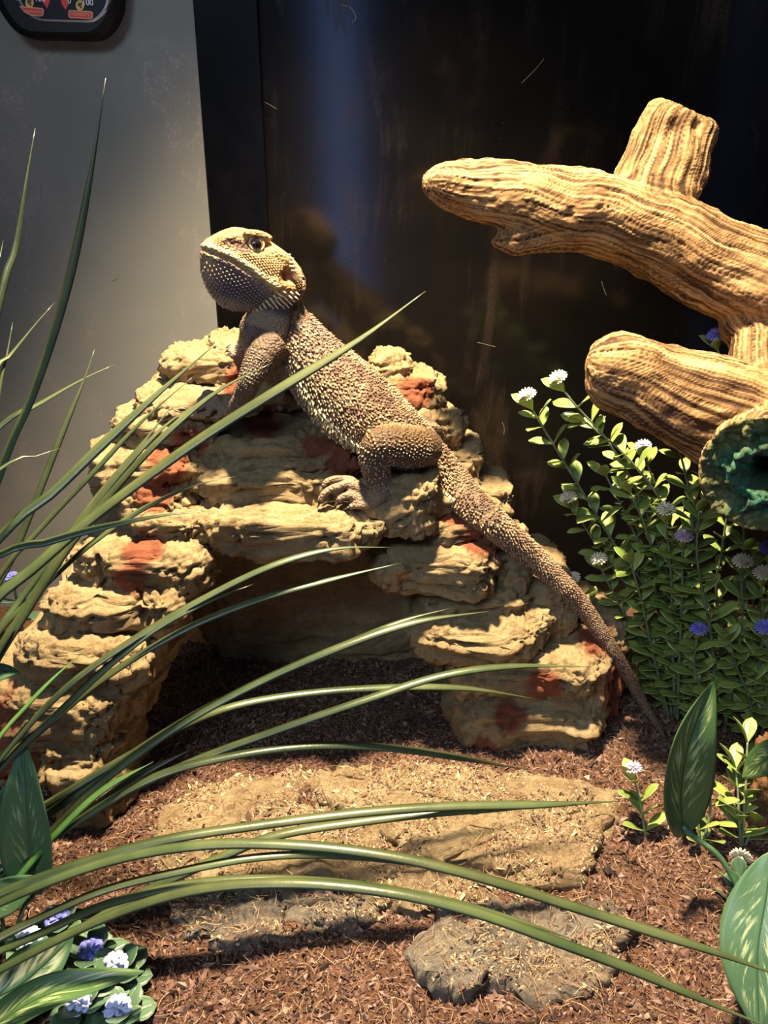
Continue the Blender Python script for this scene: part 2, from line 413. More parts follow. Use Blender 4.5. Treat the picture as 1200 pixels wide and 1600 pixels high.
def bag_bvh(L):
    b = Bag()
    for V, F in L: b.add(V, F)
    V, F = b.get(); return BVHTree.FromPolygons([Vector(v) for v in V], F)
CAVE_TREE = bag_bvh(CAVE_BVH)
def hit(px, py, tree=None, lift=0.0):
    o = np.array([0, 0, CAMZ]); d = nrm(P(px, py, 50) - o)
    r = (tree or CAVE_TREE).ray_cast(Vector(o), Vector(d))
    p = np.array(r[0]) if r[0] is not None else G(px, py)
    return p + np.array([0, 0, lift])
# ------------------------------------------------------------------ the bearded dragon
def rows(L):
    """px, py, Y, a_px, b_px -> xyz, a, b in cm"""
    out = []
    for px, py, Y, a, b in L:
        p = P(px, py, Y); k = cpp(p); out.append([*p, a * k, b * k])
    return np.array(out)
DORSAL = nrm(math.cos(0.50) * np.array([0.62, 0, 0.78]) + math.sin(0.50) * np.array([0, -1, 0]))
TR = crom(rows([(428, 448, 47.8, 34, 34), (434, 478, 47.8, 37, 35), (450, 517, 48.0, 48, 42), (478, 556, 48.1, 57, 46), (515, 597, 48.3, 69, 51),
                (555, 634, 48.5, 74, 52), (595, 664, 48.7, 66, 46), (632, 690, 48.9, 52, 40), (662, 715, 49.0, 41, 35), (700, 752, 49.2, 33, 30),
                (745, 797, 49.5, 27, 25), (800, 842, 49.8, 21.5, 20.5), (850, 886, 50.2, 18, 17.5), (900, 936, 50.2, 15, 14.5), (940, 990, 49.6, 12.5, 12),
                (975, 1045, 48.6, 10, 9.5), (1005, 1098, 47.3, 7, 7), (1043, 1158, 45.9, 2.5, 2.5)]), 220)
# the tail lies on the rock: keep it in front of the stone it touches
Lift = np.zeros(len(TR))
for i in range(104, 205):
    p = TR[i, :3]; o = np.array([0, 0, CAMZ]); d = nrm(p - o); r = CAVE_TREE.ray_cast(Vector(o), Vector(d))
    if r[0] is not None:
        Lift[i] = max(0, np.linalg.norm(p - o) - (np.linalg.norm(np.array(r[0]) - o) - TR[i, 3] * 0.75))
Lm = np.array([Lift[max(0, i - 6):i + 7].max() for i in range(len(TR))])
Lm = np.convolve(np.pad(Lm, 12, mode='edge'), np.ones(25) / 25, 'valid')
for i in range(len(TR)):
    o = np.array([0, 0, CAMZ]); d = TR[i, :3] - o; ln = np.linalg.norm(d); k = (ln - Lm[i]) / ln
    TR[i, :3] = o + d * k; TR[i, 3:] *= k
parts = Bag()
V, F = tube(TR[:, :3], TR[:, 3], TR[:, 4], DORSAL, 40); parts.add(V, F)
# chest
ch = crom(rows([(432, 470, 47.4, 30, 28), (424, 505, 47.2, 42, 36), (424, 545, 47.2, 42, 36), (450, 585, 47.6, 34, 30)]), 20)
V, F = tube(ch[:, :3], ch[:, 3], ch[:, 4], (0, -1, 0), 24); parts.add(V, F)
LIMBS = []
def limb(L, n=40, up=(0, -1, 0.4)):
    r = crom(rows(L), n); V, F = tube(r[:, :3], r[:, 3], r[:, 4], up, 20); parts.add(V, F); LIMBS.append(r); return r
hn = hit(338, 632); fn = hit(575, 779)
near_arm = limb([(432, 535, 46.4, 27, 27), (408, 560, 45.6, 25, 25), (389, 598, 45.0, 18, 18), (378, 625, 45.6, 15, 14), (360, 640, 46.6, 12, 10), (346, 636, hn[1] + .1, 11, 7)])
far_arm = limb([(425, 510, 49.4, 24, 24), (398, 505, 50.2, 20, 20), (388, 530, 50.6, 15, 15), (376, 549, 50.9, 11, 9), (368, 552, 51.0, 9, 6)])
near_leg = limb([(668, 700, 47.6, 30, 30), (640, 698, 46.2, 33, 31), (605, 693, 45.3, 30, 28), (586, 697, 45.1, 24, 24), (586, 725, 45.3, 23, 22), (594, 755, 45.8, 17, 16), (594, 774, fn[1] - .2, 15, 11), (572, 775, fn[1], 14, 8), (556, 768, fn[1], 12, 6)])
far_leg = limb([(672, 690, 50.4, 28, 28), (655, 672, 52.2, 25, 25), (660, 695, 53.2, 18, 18), (668, 725, 53.6, 13, 12)])
CLAWS = []
def toe(L, r0=7.6, r1=5.6):
    pts = np.array(L); r = crom(np.hstack([pts, np.zeros((len(pts), 1))]), 14)[:, :3]
    k = cpp(pts[0]); rad = np.linspace(r0, r1, 14) * k; rad[4] *= 1.12; rad[8] *= 1.12
    V, F = tube(r, rad, rad, (0, -0.3, 1), 10); parts.add(V, F)
    CLAWS.append((r[-1], nrm(r[-1] - r[-3])))
def T(px, py, lift, Y=None):
    p = hit(px, py) if Y is None else P(px, py, Y)
    return p + np.array([0, 0, lift])
def W3(px, py, Y): return P(px, py, Y)
# near hind foot: long toes reaching left over the ledge
fy = fn[1]
toe([W3(566, 768, fy), W3(545, 757, fy - .2), W3(520, 763, fy - .35), W3(505, 773, fy - .5), W3(500, 784, fy - .55)])
toe([W3(566, 764, fy + .2), W3(546, 750, fy + .3), W3(524, 749, fy + .4), W3(510, 753, fy + .4), W3(506, 762, fy + .3)])
toe([W3(578, 782, fy - .25), W3(560, 780, fy - .4), W3(547, 774, fy - .5), W3(535, 776, fy - .6), W3(528, 784, fy - .7)])
toe([W3(588, 786, fy - .3), W3(572, 790, fy - .5), W3(556, 789, fy - .65), W3(545, 793, fy - .7)])
toe([W3(600, 776, fy + .1), W3(610, 780, fy - .1), W3(618, 786, fy - .2)])
hy = hn[1]
for dx, dy, ly in ((-30, -20, .5), (-38, -10, .2), (-36, 2, -.1), (-24, 12, -.35), (-4, 16, -.4)):
    toe([W3(348, 637, hy), W3(348 + dx * .5, 633 + dy * .55 - 5, hy + ly * .5), W3(348 + dx * .85, 633 + dy * .9 - 2, hy + ly), W3(348 + dx, 633 + dy + 5, hy + ly)], 6.6, 4.8)
for dx, dy, ly in ((-8, -14, .4), (-13, -7, .2), (-13, 2, -.1), (-7, 9, -.3)):
    toe([W3(370, 551, 51.0), W3(370 + dx * .6, 549 + dy * .6 - 2, 51 + ly), W3(370 + dx, 550 + dy + 3, 51 + ly)], 5.4, 4.0)

# head: frame u (towards the snout), v (towards the viewer's side), w (up)
HO = P(432, 432, 47.6)
hp, hyaw = math.radians(20), math.radians(28)
HU = np.array([-math.cos(hp) * math.cos(hyaw), -math.cos(hp) * math.sin(hyaw), math.sin(hp)])
HV = np.array([math.sin(hyaw), -math.cos(hyaw), 0.0]); HV = nrm(HV - HU * (HV @ HU)); HW = np.cross(HU, HV)
if HW[2] < 0: HW = -HW
def h2w(u, v, w): return HO + np.multiply.outer(u, HU) + np.multiply.outer(v, HV) + np.multiply.outer(w, HW)
HT = np.array([  # u, half width, top, bottom
    [-1.5, 1.10, 0.55, -1.20], [-0.9, 1.50, 0.95, -1.55], [-0.2, 1.85, 1.32, -1.80], [0.6, 1.92, 1.55, -2.05], [1.3, 1.72, 1.72, -2.35], [2.0, 1.50, 1.84, -2.55],
    [2.6, 1.32, 1.84, -2.50], [3.1, 1.16, 1.72, -2.30], [3.55, 1.0, 1.42, -1.98], [3.95, 0.84, 1.06, -1.55], [4.25, 0.66, 0.74, -1.05], [4.45, 0.40, 0.46, -0.55], [4.55, 0.18, 0.28, -0.10]])
def hsec(u): return [np.interp(u, HT[:, 0], HT[:, k]) for k in (1, 2, 3)]
def headpt(u, a):
    """a: 0 at the viewer's side, pi/2 top, -pi/2 throat"""
    w, t, b = hsec(u); mid = -0.25 + 0.10 * u
    ca, sa = np.cos(a), np.sin(a)
    ex = np.where(sa > 0, 0.78, 0.95)
    vv = w * np.sign(ca) * np.abs(ca) ** ex
    ww = np.where(sa > 0, mid + (t - mid) * np.abs(sa) ** 0.80, mid + (b - mid) * np.abs(sa) ** 0.95)
    vv = vv * np.where(sa < 0, 1 - 0.16 * np.abs(sa), 1)
    return h2w(u, vv, ww)
us = np.interp(np.linspace(0, 1, 40), np.linspace(0, 1, len(HT)), HT[:, 0]); an = np.linspace(0, 2 * math.pi, 48, endpoint=False)
HV_ = np.vstack([headpt(np.full(48, u), an) for u in us])
HF = [(i * 48 + j, i * 48 + (j + 1) % 48, (i + 1) * 48 + (j + 1) % 48, (i + 1) * 48 + j) for i in range(39) for j in range(48)]
HF += [tuple(range(47, -1, -1)), tuple(39 * 48 + j for j in range(48))]
parts.add(HV_, HF)
def blob(u, v, w, ru, rv, rw, rot=0.0):
    th = np.linspace(0.02, math.pi - 0.02, 14); ph = np.linspace(0, 2 * math.pi, 20, endpoint=False)
    A, B_ = np.meshgrid(th, ph, indexing='ij'); x = np.cos(A) * ru; y = np.sin(A) * np.cos(B_) * rv; z = np.sin(A) * np.sin(B_) * rw
    x, z = x * math.cos(rot) - z * math.sin(rot), x * math.sin(rot) + z * math.cos(rot)
    V = h2w((u + x).ravel(), (v + y).ravel(), (w + z).ravel())
    F = [(i * 20 + j, i * 20 + (j + 1) % 20, (i + 1) * 20 + (j + 1) % 20, (i + 1) * 20 + j) for i in range(13) for j in range(20)]
    parts.add(V, F + [tuple(range(19, -1, -1)), tuple(260 + j for j in range(20))])
for sgn in (1, -1):
    blob(2.05, sgn * 1.08, 1.70, 0.88, 0.36, 0.30, -0.12)     # brow ridge
    blob(3.2, sgn * 0.72, 1.18, 0.75, 0.28, 0.26, -0.55)      # ridge down to the nostril
    blob(0.2, sgn * 1.62, -0.35, 0.95, 0.42, 0.55, 0.1)       # jaw muscle
    blob(0.5, sgn * 1.35, 0.95, 0.9, 0.42, 0.42, 0.25)        # swelling above the ear
blob(4.10, 0, 0.50, 0.40, 0.46, 0.36)                        # nose
V, F = parts.get()
DV, DF = remesh(V, F, 0.085, 5)
DN = vnormals(DV, DF)
def headloc(v): d = v - HO; return d @ HU, d @ HV, d @ HW
u, v_, w = headloc(DV)
hw = sst(-1.1, -0.5, u) * (np.abs(v_) < 2.6) * (w > -3) * (w < 2.6) * (u < 5)
av = np.abs(v_)
mouth_w = np.interp(u, [0.3, 1.0, 2.0, 3.2, 4.2, 4.6], [-0.92, -0.72, -0.32, 0.0, 0.05, 0.08])
dm = w - mouth_w
side = sst(0.1, 0.35, av)
disp = np.zeros(len(DV))
inm = sst(0.2, 0.6, u) * hw
disp -= 0.10 * np.exp(-(dm / 0.07) ** 2) * inm
disp += 0.09 * np.exp(-((dm - 0.24) / 0.16) ** 2) * inm * side          # upper lip
disp += 0.05 * np.exp(-((dm + 0.20) / 0.14) ** 2) * inm * side
de = np.sqrt((u - 2.02) ** 2 + (w - 1.26) ** 2)
disp -= 0.14 * np.exp(-(de / 0.42) ** 2) * hw * (av > 0.6)              # eye socket
disp -= 0.12 * np.exp(-(((u - 2.95) / 0.42) ** 2 + ((w - 0.86) / 0.2) ** 2)) * hw * (av > 0.4)
ear = np.exp(-(((u - 0.05) / 0.40) ** 2 + ((w - 0.18) / 0.36) ** 2)) * hw * (av > 1.0)
disp -= 0.42 * ear
nos = np.exp(-(((u - 3.72) / 0.10) ** 2 + ((w - 0.66) / 0.09) ** 2)) * hw * (av > 0.3)
disp -= 0.10 * nos
disp += 0.03 * fbm(DV * 2.2, 3) * (1 - hw) + 0.012 * fbm(DV * 7.0, 2)
# skin folds on the neck and behind the beard
fold = np.exp(-((u + 1.15) / 0.16) ** 2) * (w < 0.4) * (np.linalg.norm(DV - HO, axis=1) < 4.0)
disp -= 0.10 * fold
DV = DV + DN * disp[:, None]
# colours of the skin
dd = np.full(len(DV), 1e9); si = np.zeros(len(DV), int)
for k in range(0, 220, 2):
    q = ((DV - TR[k, :3]) ** 2).sum(1); m = q < dd; dd[m] = q[m]; si[m] = k
TT, TN, TB = frames(TR[:, :3], DORSAL)
rel = DV - TR[si, :3]; cd_ = (rel * TN[si]).sum(1) / TR[si, 4]; cl_ = (rel * TB[si]).sum(1) / TR[si, 3]
def mixc(c, b, f): return c * (1 - f[:, None]) + np.asarray(b)[None] * f[:, None]
n1 = fbm(DV * 0.9 + 5, 4); n2 = fbm(DV * 3.0, 3)
C = np.tile(np.array([[0.14, 0.088, 0.052]]), (len(DV), 1))
C = mixc(C, (0.24, 0.165, 0.10), sst(-0.1, 0.5, n1))
C = mixc(C, (0.07, 0.05, 0.04), sst(0.05, 0.5, -n1) * 0.8)
belly = sst(-0.05, -0.55, cd_) * (si < 110)
C = mixc(C, (0.27, 0.22, 0.17), belly * 0.9)
C = mixc(C, (0.12, 0.095, 0.10), belly * sst(0.0, 0.4, n2 + 0.4 * n1) * 0.8)
chest = sst(2.2, 1.0, np.linalg.norm(DV - P(425, 530, 46.5), axis=1) / 1.6)
C = mixc(C, (0.16, 0.12, 0.09), chest * 0.7 * (cd_ < 0.55))
tailm = sst(100, 190, si.astype(float)); C = mixc(C, (0.12, 0.078, 0.05), tailm * 0.5)
for r, colr in ((near_arm, (0.12, 0.08, 0.052)), (far_arm, (0.12, 0.08, 0.052)), (near_leg, (0.11, 0.068, 0.034))):
    dl = np.min(np.stack([np.linalg.norm(DV - r[k, :3], axis=1) / (r[k, 3] + 0.05) for k in range(3, len(r), 2)], 1), 1)
    C = mixc(C, colr, sst(1.35, 1.05, dl))
for p, d in CLAWS:
    C = mixc(C, (0.30, 0.215, 0.14), 0.9 * sst(1.7, 1.0, np.linalg.norm(DV - (p - d * 0.6), axis=1)))
# head
H = np.tile(np.array([[0.46, 0.275, 0.10]]), (len(DV), 1))
H = mixc(H, (0.38, 0.20, 0.075), sst(0.0, 0.5, n2)); H = mixc(H, (0.56, 0.37, 0.16), sst(0.0, 0.5, -n2) * 0.8)
lor = np.exp(-(((u - 3.05) / 0.80) ** 2 + ((w - 0.84) / 0.27) ** 2)) * (av > 0.4)
H = mixc(H, (0.10, 0.05, 0.036), np.clip(lor * 1.8, 0, 0.95))
H = mixc(H, (0.64, 0.48, 0.24), np.exp(-((dm - 0.30) / 0.22) ** 2) * 0.9 * sst(0.2, 0.7, u))
H = mixc(H, (0.22, 0.12, 0.06), np.exp(-((dm - 0.62) / 0.06) ** 2) * 0.5 * sst(0.2, 0.7, u) * (u < 3))
low = sst(-0.02, -0.14, dm)
H = mixc(H, (0.23, 0.155, 0.13), low)
H = mixc(H, (0.085, 0.062, 0.070), low * sst(-0.15, -0.7, dm) * sst(4.2, 2.6, u))
H = mixc(H, (0.12, 0.085, 0.095), low * np.exp(-((dm + 0.28) / 0.14) ** 2) * 0.8 * sst(1.8, 3.0, u))
H = mixc(H, (0.36, 0.26, 0.16), low * sst(-1.75, -2.25, w) * 0.8)
H = mixc(H, (0.40, 0.28, 0.16), low * sst(3.6, 4.2, u) * 0.8)
H = mixc(H, (0.30, 0.11, 0.06), np.clip(ear * 1.2, 0, 0.95))
C = C * (1 - hw[:, None]) + H * hw[:, None]
def m_skin():
    t = NT('lizard_skin', 0.62, 0.3); c = t.coord()
    vo = t.voro(c, 620); vo2 = t.voro(c, 1150)
    col = t.mix(0.55, t.attr('Col'), t.ramp(vo, [(0.0, (1, 1, 1)), (0.45, (0.45, 0.42, 0.4))]), 'MULTIPLY')
    b = t.bump(vo, 0.9, -0.0010); b = t.bump(vo2, 0.5, -0.0004, b)
    return t.done(col, b)
dr_org = (P(560, 640, 48)[0], 48.0, hn[2])
dragon = thing('bearded_dragon', dr_org, 'tan and brown bearded dragon propped up on the rock cave with raised head', 'lizard')
obj('body', DV, DF, m_skin(), dragon, attrs={'Col': C})

# scales: little keeled pyramids with pale tips
class Scales:
    def __init__(s): s.V = []; s.F = []; s.C = []; s.n = 0
    def add(s, p, n, back, sz, h, cb, ct, wide=1.0):
        sd = np.cross(n, back); m = len(p)
        sz = np.broadcast_to(sz, m)[:, None]; h = np.broadcast_to(h, m)[:, None]
        q = p - n * sz * 0.35
        vs = [q - back * sz, q + sd * sz * wide, q + back * sz * 1.15, q - sd * sz * wide, p + n * h + back * sz * 0.75]
        s.V.append(np.stack(vs, 1).reshape(-1, 3))
        i = s.n + 5 * np.arange(m)[:, None]
        s.F.append(np.concatenate([i + [0, 1, 4], i + [1, 2, 4], i + [2, 3, 4], i + [3, 0, 4]], 0))
        cb = np.broadcast_to(cb, (m, 3)); ct = np.broadcast_to(ct, (m, 3))
        s.C.append(np.stack([cb, cb, cb, cb, ct], 1).reshape(-1, 3)); s.n += 5 * m
    def out(s): return np.vstack(s.V), np.vstack(s.F), np.vstack(s.C)
sc = Scales(); rng = np.random.RandomState(4)
def tube_scales(R, up, i0, i1, step, amin, amax, size, hgt, colf, jit=0.25, sgn=1):
    Tn, Nn, Bn = frames(R[:, :3], up)
    L = np.concatenate([[0], np.cumsum(np.linalg.norm(np.diff(R[:, :3], axis=0), axis=1))])
    s = L[i0]; row = 0
    while s < L[i1]:
        t_ = np.interp(s, L, np.arange(len(L))); k = int(t_); f = min(t_ - k, 1); k2 = min(k + 1, len(R) - 1)
        r = R[k] * (1 - f) + R[k2] * f; st = step(r) if callable(step) else step
        per = (amax - amin) * (r[3] + r[4]) / 2; m = max(3, int(per / st))
        a = np.linspace(amin, amax, m) + (0.5 * (row % 2)) * (amax - amin) / m + rng.normal(0, jit * (amax - amin) / m, m)
        nn = nrm(Bn[k][None] * (np.cos(a) * r[4])[:, None] + Nn[k][None] * (np.sin(a) * r[3])[:, None])
        p = r[:3] + Bn[k][None] * (np.cos(a) * r[3])[:, None] + Nn[k][None] * (np.sin(a) * r[4])[:, None] + Tn[k] * rng.normal(0, jit * st, m)[:, None]
        cb, ct, sf, hf = colf(t_, a, p)
        sc.add(p, nn, np.broadcast_to(sgn * Tn[k], nn.shape), st * size * sf, st * hgt * hf, cb, ct)
        s += st * 0.95; row += 1
def trunk_col(t_, a, p):
    m = len(a); g = fbm(p * 0.55 + 2, 3) + 0.35 * fbm(p * 1.6, 2); sa = np.sin(a)
    cb = np.tile([[0.085, 0.05, 0.032]], (m, 1)); ct = np.tile([[0.38, 0.245, 0.14]], (m, 1))
    ct = mixc(ct, (0.56, 0.40, 0.22), sst(0.05, 0.35, g)); ct = mixc(ct, (0.24, 0.14, 0.09), sst(0.0, 0.4, -g))
    dk = sst(0.15, 0.5, -g); cb = mixc(cb, (0.045, 0.032, 0.028), dk)
    fl = np.exp(-((sa + 0.02) / 0.16) ** 2) * sst(22, 34, t_) * sst(105, 90, t_)
    ct = mixc(ct, (0.70, 0.58, 0.30), fl); cb = mixc(cb, (0.42, 0.33, 0.15), fl * 0.8)
    rd = sst(0.6, 0.95, sa) * sst(40, 15, t_); ct = mixc(ct, (0.55, 0.36, 0.26), rd * 0.7)
    tl = sst(95, 130, t_) * np.ones(m); ct = mixc(ct, (0.50, 0.35, 0.22), tl * 0.6); cb = mixc(cb, (0.075, 0.042, 0.028), tl)
    td = sst(130, 185, t_) * np.ones(m); ct = mixc(ct, (0.28, 0.19, 0.125), td); cb = mixc(cb, (0.075, 0.048, 0.034), td)
    sel = rng.rand(m) < 0.22; ct[sel] = ct[sel] * 0.35; 
    sf = 0.85 + 0.35 * rng.rand(m) + 0.25 * fl; hf = (0.7 + 0.7 * rng.rand(m)) * (1 + 1.5 * fl) * (1 - 0.55 * td)
    return cb, ct, sf, hf
tube_scales(TR, DORSAL, 13, 112, 0.20, -0.30, math.pi + 0.30, 0.62, 0.62, trunk_col)
tube_scales(TR, DORSAL, 112, 214, lambda r: 0.07 + 0.13 * min(1, r[3] / 0.9), -1.3, math.pi + 1.3, 0.60, 0.50, trunk_col, 0.12)
def spots(t_, a, p):       # sparse pale dots low on the flank
    m = len(a); return np.tile([[0.4, 0.32, 0.22]], (m, 1)), np.tile([[0.8, 0.72, 0.56]], (m, 1)), (rng.rand(m) < 0.40) * 0.8 + 0.01, np.full(m, 0.8)
tube_scales(TR, DORSAL, 30, 100, 0.30, -0.62, -0.30, 0.42, 0.5, spots); tube_scales(TR, DORSAL, 30, 100, 0.30, math.pi + 0.30, math.pi + 0.62, 0.42, 0.5, spots)
def leg_col(t_, a, p):
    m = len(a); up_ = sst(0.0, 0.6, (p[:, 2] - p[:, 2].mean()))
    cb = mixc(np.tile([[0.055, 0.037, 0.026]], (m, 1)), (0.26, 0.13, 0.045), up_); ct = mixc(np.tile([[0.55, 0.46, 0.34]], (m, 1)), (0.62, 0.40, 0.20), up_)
    sel = rng.rand(m) < 0.45; ct[sel] *= 0.35
    return cb, ct, 0.8 + 0.3 * rng.rand(m), 0.6 + 0.6 * rng.rand(m)
def arm_col(t_, a, p):
    m = len(a); ct = np.tile([[0.38, 0.29, 0.20]], (m, 1)); sel = rng.rand(m) < 0.6; ct[sel] *= 0.35
    return np.tile([[0.075, 0.052, 0.038]], (m, 1)), ct, 0.8 + 0.3 * rng.rand(m), 0.5 + 0.4 * rng.rand(m)
tube_scales(near_leg, (0, -1, 0.4), 5, 34, 0.21, 0, 2 * math.pi, 0.52, 0.42, leg_col, 0.14)
tube_scales(near_arm, (0, -1, 0.4), 8, 36, 0.15, 0, 2 * math.pi, 0.55, 0.3, arm_col, 0.12)
tube_scales(far_arm, (0, -1, 0.4), 8, 36, 0.15, 0, 2 * math.pi, 0.55, 0.3, arm_col, 0.12)
# beard: slanting rows of pointed scales, and fine granules on the skull
def head_scales(u0, u1, a0, a1, st, size, hgt, colf, lift=0.0):
    uu = u0; row = 0
    while uu < u1:
        w_, t_, b_ = hsec(uu); m = max(4, int((a1 - a0) * (w_ + (t_ - b_) / 2) / 2 / st))
        a = np.linspace(a0, a1, m) + (row % 2) * 0.5 * (a1 - a0) / m
        for q in (a, math.pi - a):
            p = headpt(np.full(m, uu), q); e = 0.02
            du = headpt(np.full(m, uu - e), q) - p; da = headpt(np.full(m, uu), q + e) - p
            nn = nrm(np.cross(du, da)); c = p - (HO + HU * uu - HW * 0.3); nn = nn * np.sign((nn * c).sum(1))[:, None]
            ul, vl, wl = headloc(p); cb, ct, ok = colf(ul, np.abs(vl), wl)
            p, nn, du, cb, ct = p[ok], nn[ok], nrm(du)[ok], cb[ok], ct[ok]
            if len(p): sc.add(p + nn * lift, nn, du, st * size, st * hgt, cb, ct, 0.75)
        uu += st * 1.02; row += 1
def beard_col(ul, vl, wl):
    d = wl - np.interp(ul, [0.3, 1.0, 2.0, 3.2, 4.2, 4.6], [-0.92, -0.72, -0.32, 0.0, 0.05, 0.08]); m = len(ul)
    cb = mixc(np.tile([[0.05, 0.036, 0.045]], (m, 1)), (0.26, 0.18, 0.11), sst(3.0, 4.0, ul)); ct = mixc(np.tile([[0.40, 0.34, 0.27]], (m, 1)), (0.42, 0.30, 0.18), sst(2.6, 4.0, ul))
    lw = sst(-1.9, -2.4, wl); ct = mixc(ct, (0.6, 0.47, 0.3), lw)
    return cb, ct, d < -0.42
head_scales(-0.3, 4.35, -1.56, -0.10, 0.165, 0.56, 0.42, beard_col, 0.0)
def skull_col(ul, vl, wl):
    d = wl - np.interp(ul, [0.3, 1.0, 2.0, 3.2, 4.2, 4.6], [-0.92, -0.72, -0.32, 0.0, 0.05, 0.08]); m = len(ul)
    e = np.hypot(ul - 2.02, wl - 1.26); er = np.hypot(ul - 0.05, wl - 0.18); lo = np.hypot((ul - 3.05) / 0.8, (wl - 0.84) / 0.32)
    n = fbm(np.stack([ul, vl, wl], 1) * 2.5, 2)
    ct = mixc(np.tile([[0.50, 0.305, 0.12]], (m, 1)), (0.62, 0.43, 0.195), sst(-0.2, 0.4, n)); cb = np.tile([[0.33, 0.175, 0.07]], (m, 1))
    return cb, ct, (d > 0.45) & (e > 0.62) & (er > 0.55) & (lo > 1.0)
head_scales(-0.9, 4.2, 0.0, 1.57, 0.13, 0.58, 0.26, skull_col, 0.02)
V, F, Cc = sc.out()
ts = NT('keeled_scales', 0.7, 0.15); m_scale = ts.done(ts.mix(0.15, ts.attr('Col'), ts.noise(ts.coord(), 900, 2), 'OVERLAY'))
obj('scales', V, F.tolist(), m_scale, dragon, attrs={'Col': Cc}, smooth=False, kind='stuff')
# spikes at the jaw, behind the ear and along the flank
m_spike = NT('pale_spikes', 0.5, 0.4); m_spike = m_spike.done(m_spike.attr('Col'))
def spike(p, d, ln, r, name, c0=(0.50, 0.38, 0.20), c1=(0.86, 0.78, 0.56)):
    d = nrm(d); pts = np.array([p - d * 0.12, p + d * ln * 0.4, p + d * ln * 0.8, p + d * ln])
    V, F = tube(pts, np.array([r, r * 0.8, r * 0.35, r * 0.05]), np.array([r, r * 0.8, r * 0.35, r * 0.05]), HW + 0.1, 7)
    obj(name, V, F, m_spike, dragon, attrs={'Col': np.repeat(np.array([c0, c0, c1, c1]), 7, 0)})
rs = random.Random(3)
for sgn in (1, -1):
    def q(a): return a if sgn > 0 else math.pi - a
    for row, (ub, n, l0) in enumerate(((-0.55, 9, 0.55), (-0.15, 10, 0.50), (0.28, 9, 0.40))):
        for k in range(n):
            a = -0.12 - 1.05 * k / (n - 1) - 0.05 * row; uu = ub + 0.10 * k / n + (0.75 * k / n if row > 0 else 0.55 * k / n)
            p = headpt(np.array([uu]), np.array([q(a)]))[0]
            out = nrm(p - (HO + HU * uu)); d = -HU * 0.85 + out * (0.75) - HW * 0.12
            spike(p, d, l0 * rs.uniform(0.75, 1.15), 0.085, 'beard_spike')
    for k in range(7):                                            # fringe above and behind the ear
        a = 0.85 - 0.62 * k / 6; uu = 0.45 - 0.95 * k / 6
        p = headpt(np.array([uu]), np.array([q(a)]))[0]; out = nrm(p - (HO + HU * uu))
        spike(p + out * 0.05, -HU * 0.9 + out * 0.7, rs.uniform(0.28, 0.42) + (0.15 if k > 4 else 0), 0.085, 'ear_spike')
for k in range(6):
    p = headpt(np.array([3.9 - 0.25 * k]), np.array([-1.45]))[0]; spike(p, -HU * 0.5 - HW, 0.16, 0.06, 'chin_spike')
TnB = frames(TR[:, :3], DORSAL)
sideB = 1 if TnB[2][60][1] < 0 else -1
for k in range(34):                                               # pale spine row along the flank
    t_ = 24 + 2.2 * k; i = int(t_); a = 0.02 if sideB > 0 else math.pi - 0.02
    p = TR[i, :3] + TnB[2][i] * math.cos(a) * TR[i, 3] + TnB[1][i] * math.sin(a) * TR[i, 4]
    for j in range(2):
        o2 = TnB[1][i] * (0.22 * j - 0.02) + TnB[0][i] * 0.12 * j
        spike(p + o2, TnB[2][i] * sideB * 0.9 + TnB[0][i] * 0.9 + TnB[1][i] * 0.25, rs.uniform(0.22, 0.40), 0.10, 'flank_spike', (0.62, 0.50, 0.24), (0.88, 0.80, 0.55))
# eyes
m_eye = plain('dark_amber_eye', (0.16, 0.075, 0.03), 0.08, 0.6, 0.3, 300); m_pup = plain('pupil', (0.006, 0.004, 0.004), 0.05, 0.7, 0.1)
m_lid = plain('pale_eyelid', (0.50, 0.36, 0.20), 0.5, 0.3, 0.25, 700)
def ball(c, ax, r, cap=math.pi, n=16, m=24):
    ax = nrm(ax); e1 = nrm(np.cross(ax, HW)); e2 = np.cross(ax, e1)
    th = np.linspace(0.001, cap, n); ph = np.linspace(0, 2 * math.pi, m, endpoint=False)
    V = np.vstack([c + r * (math.cos(t) * ax + math.sin(t) * (np.outer(np.cos(ph), e1) + np.outer(np.sin(ph), e2))) for t in th])
    F = [(i * m + j, i * m + (j + 1) % m, (i + 1) * m + (j + 1) % m, (i + 1) * m + j) for i in range(n - 1) for j in range(m)]
    return V, F
for sgn in (1, -1):
    c = h2w(2.02, sgn * 1.04, 1.22); ax = nrm(HV * sgn + HU * 0.22 + HW * 0.12)
    V, F = ball(c, ax, 0.40, 2.2); e = obj('eye', V, F, m_eye, dragon)
    V, F = ball(c, ax, 0.408, 0.60, 8); obj('pupil', V, F, m_pup, e)
    e1 = nrm(np.cross(ax, HW)); e2 = np.cross(ax, e1); aa = np.linspace(0, 2 * math.pi, 29)[:-1]
    ring = np.vstack([c + ax * 0.20 + (e1 * math.cos(x) * 0.385 + e2 * math.sin(x) * 0.35) for x in aa])
    b = Bag(); n = 28; prof = np.array([(math.cos(x), math.sin(x)) for x in np.linspace(0, 2 * math.pi, 9)[:-1]])
    Vr = []; 
    for i in range(n):
        rad = nrm(ring[i] - (c + ax * 0.20)); Vr.append(ring[i] + 0.07 * (prof[:, :1] * rad + prof[:, 1:] * ax))
    Vr = np.vstack(Vr); Fr = [(i * 8 + j, i * 8 + (j + 1) % 8, ((i + 1) % n) * 8 + (j + 1) % 8, ((i + 1) % n) * 8 + j) for i in range(n) for j in range(8)]
    obj('eyelid', Vr, Fr, m_lid, e)
m_claw = plain('dark_claw', (0.05, 0.035, 0.028), 0.35, 0.5)
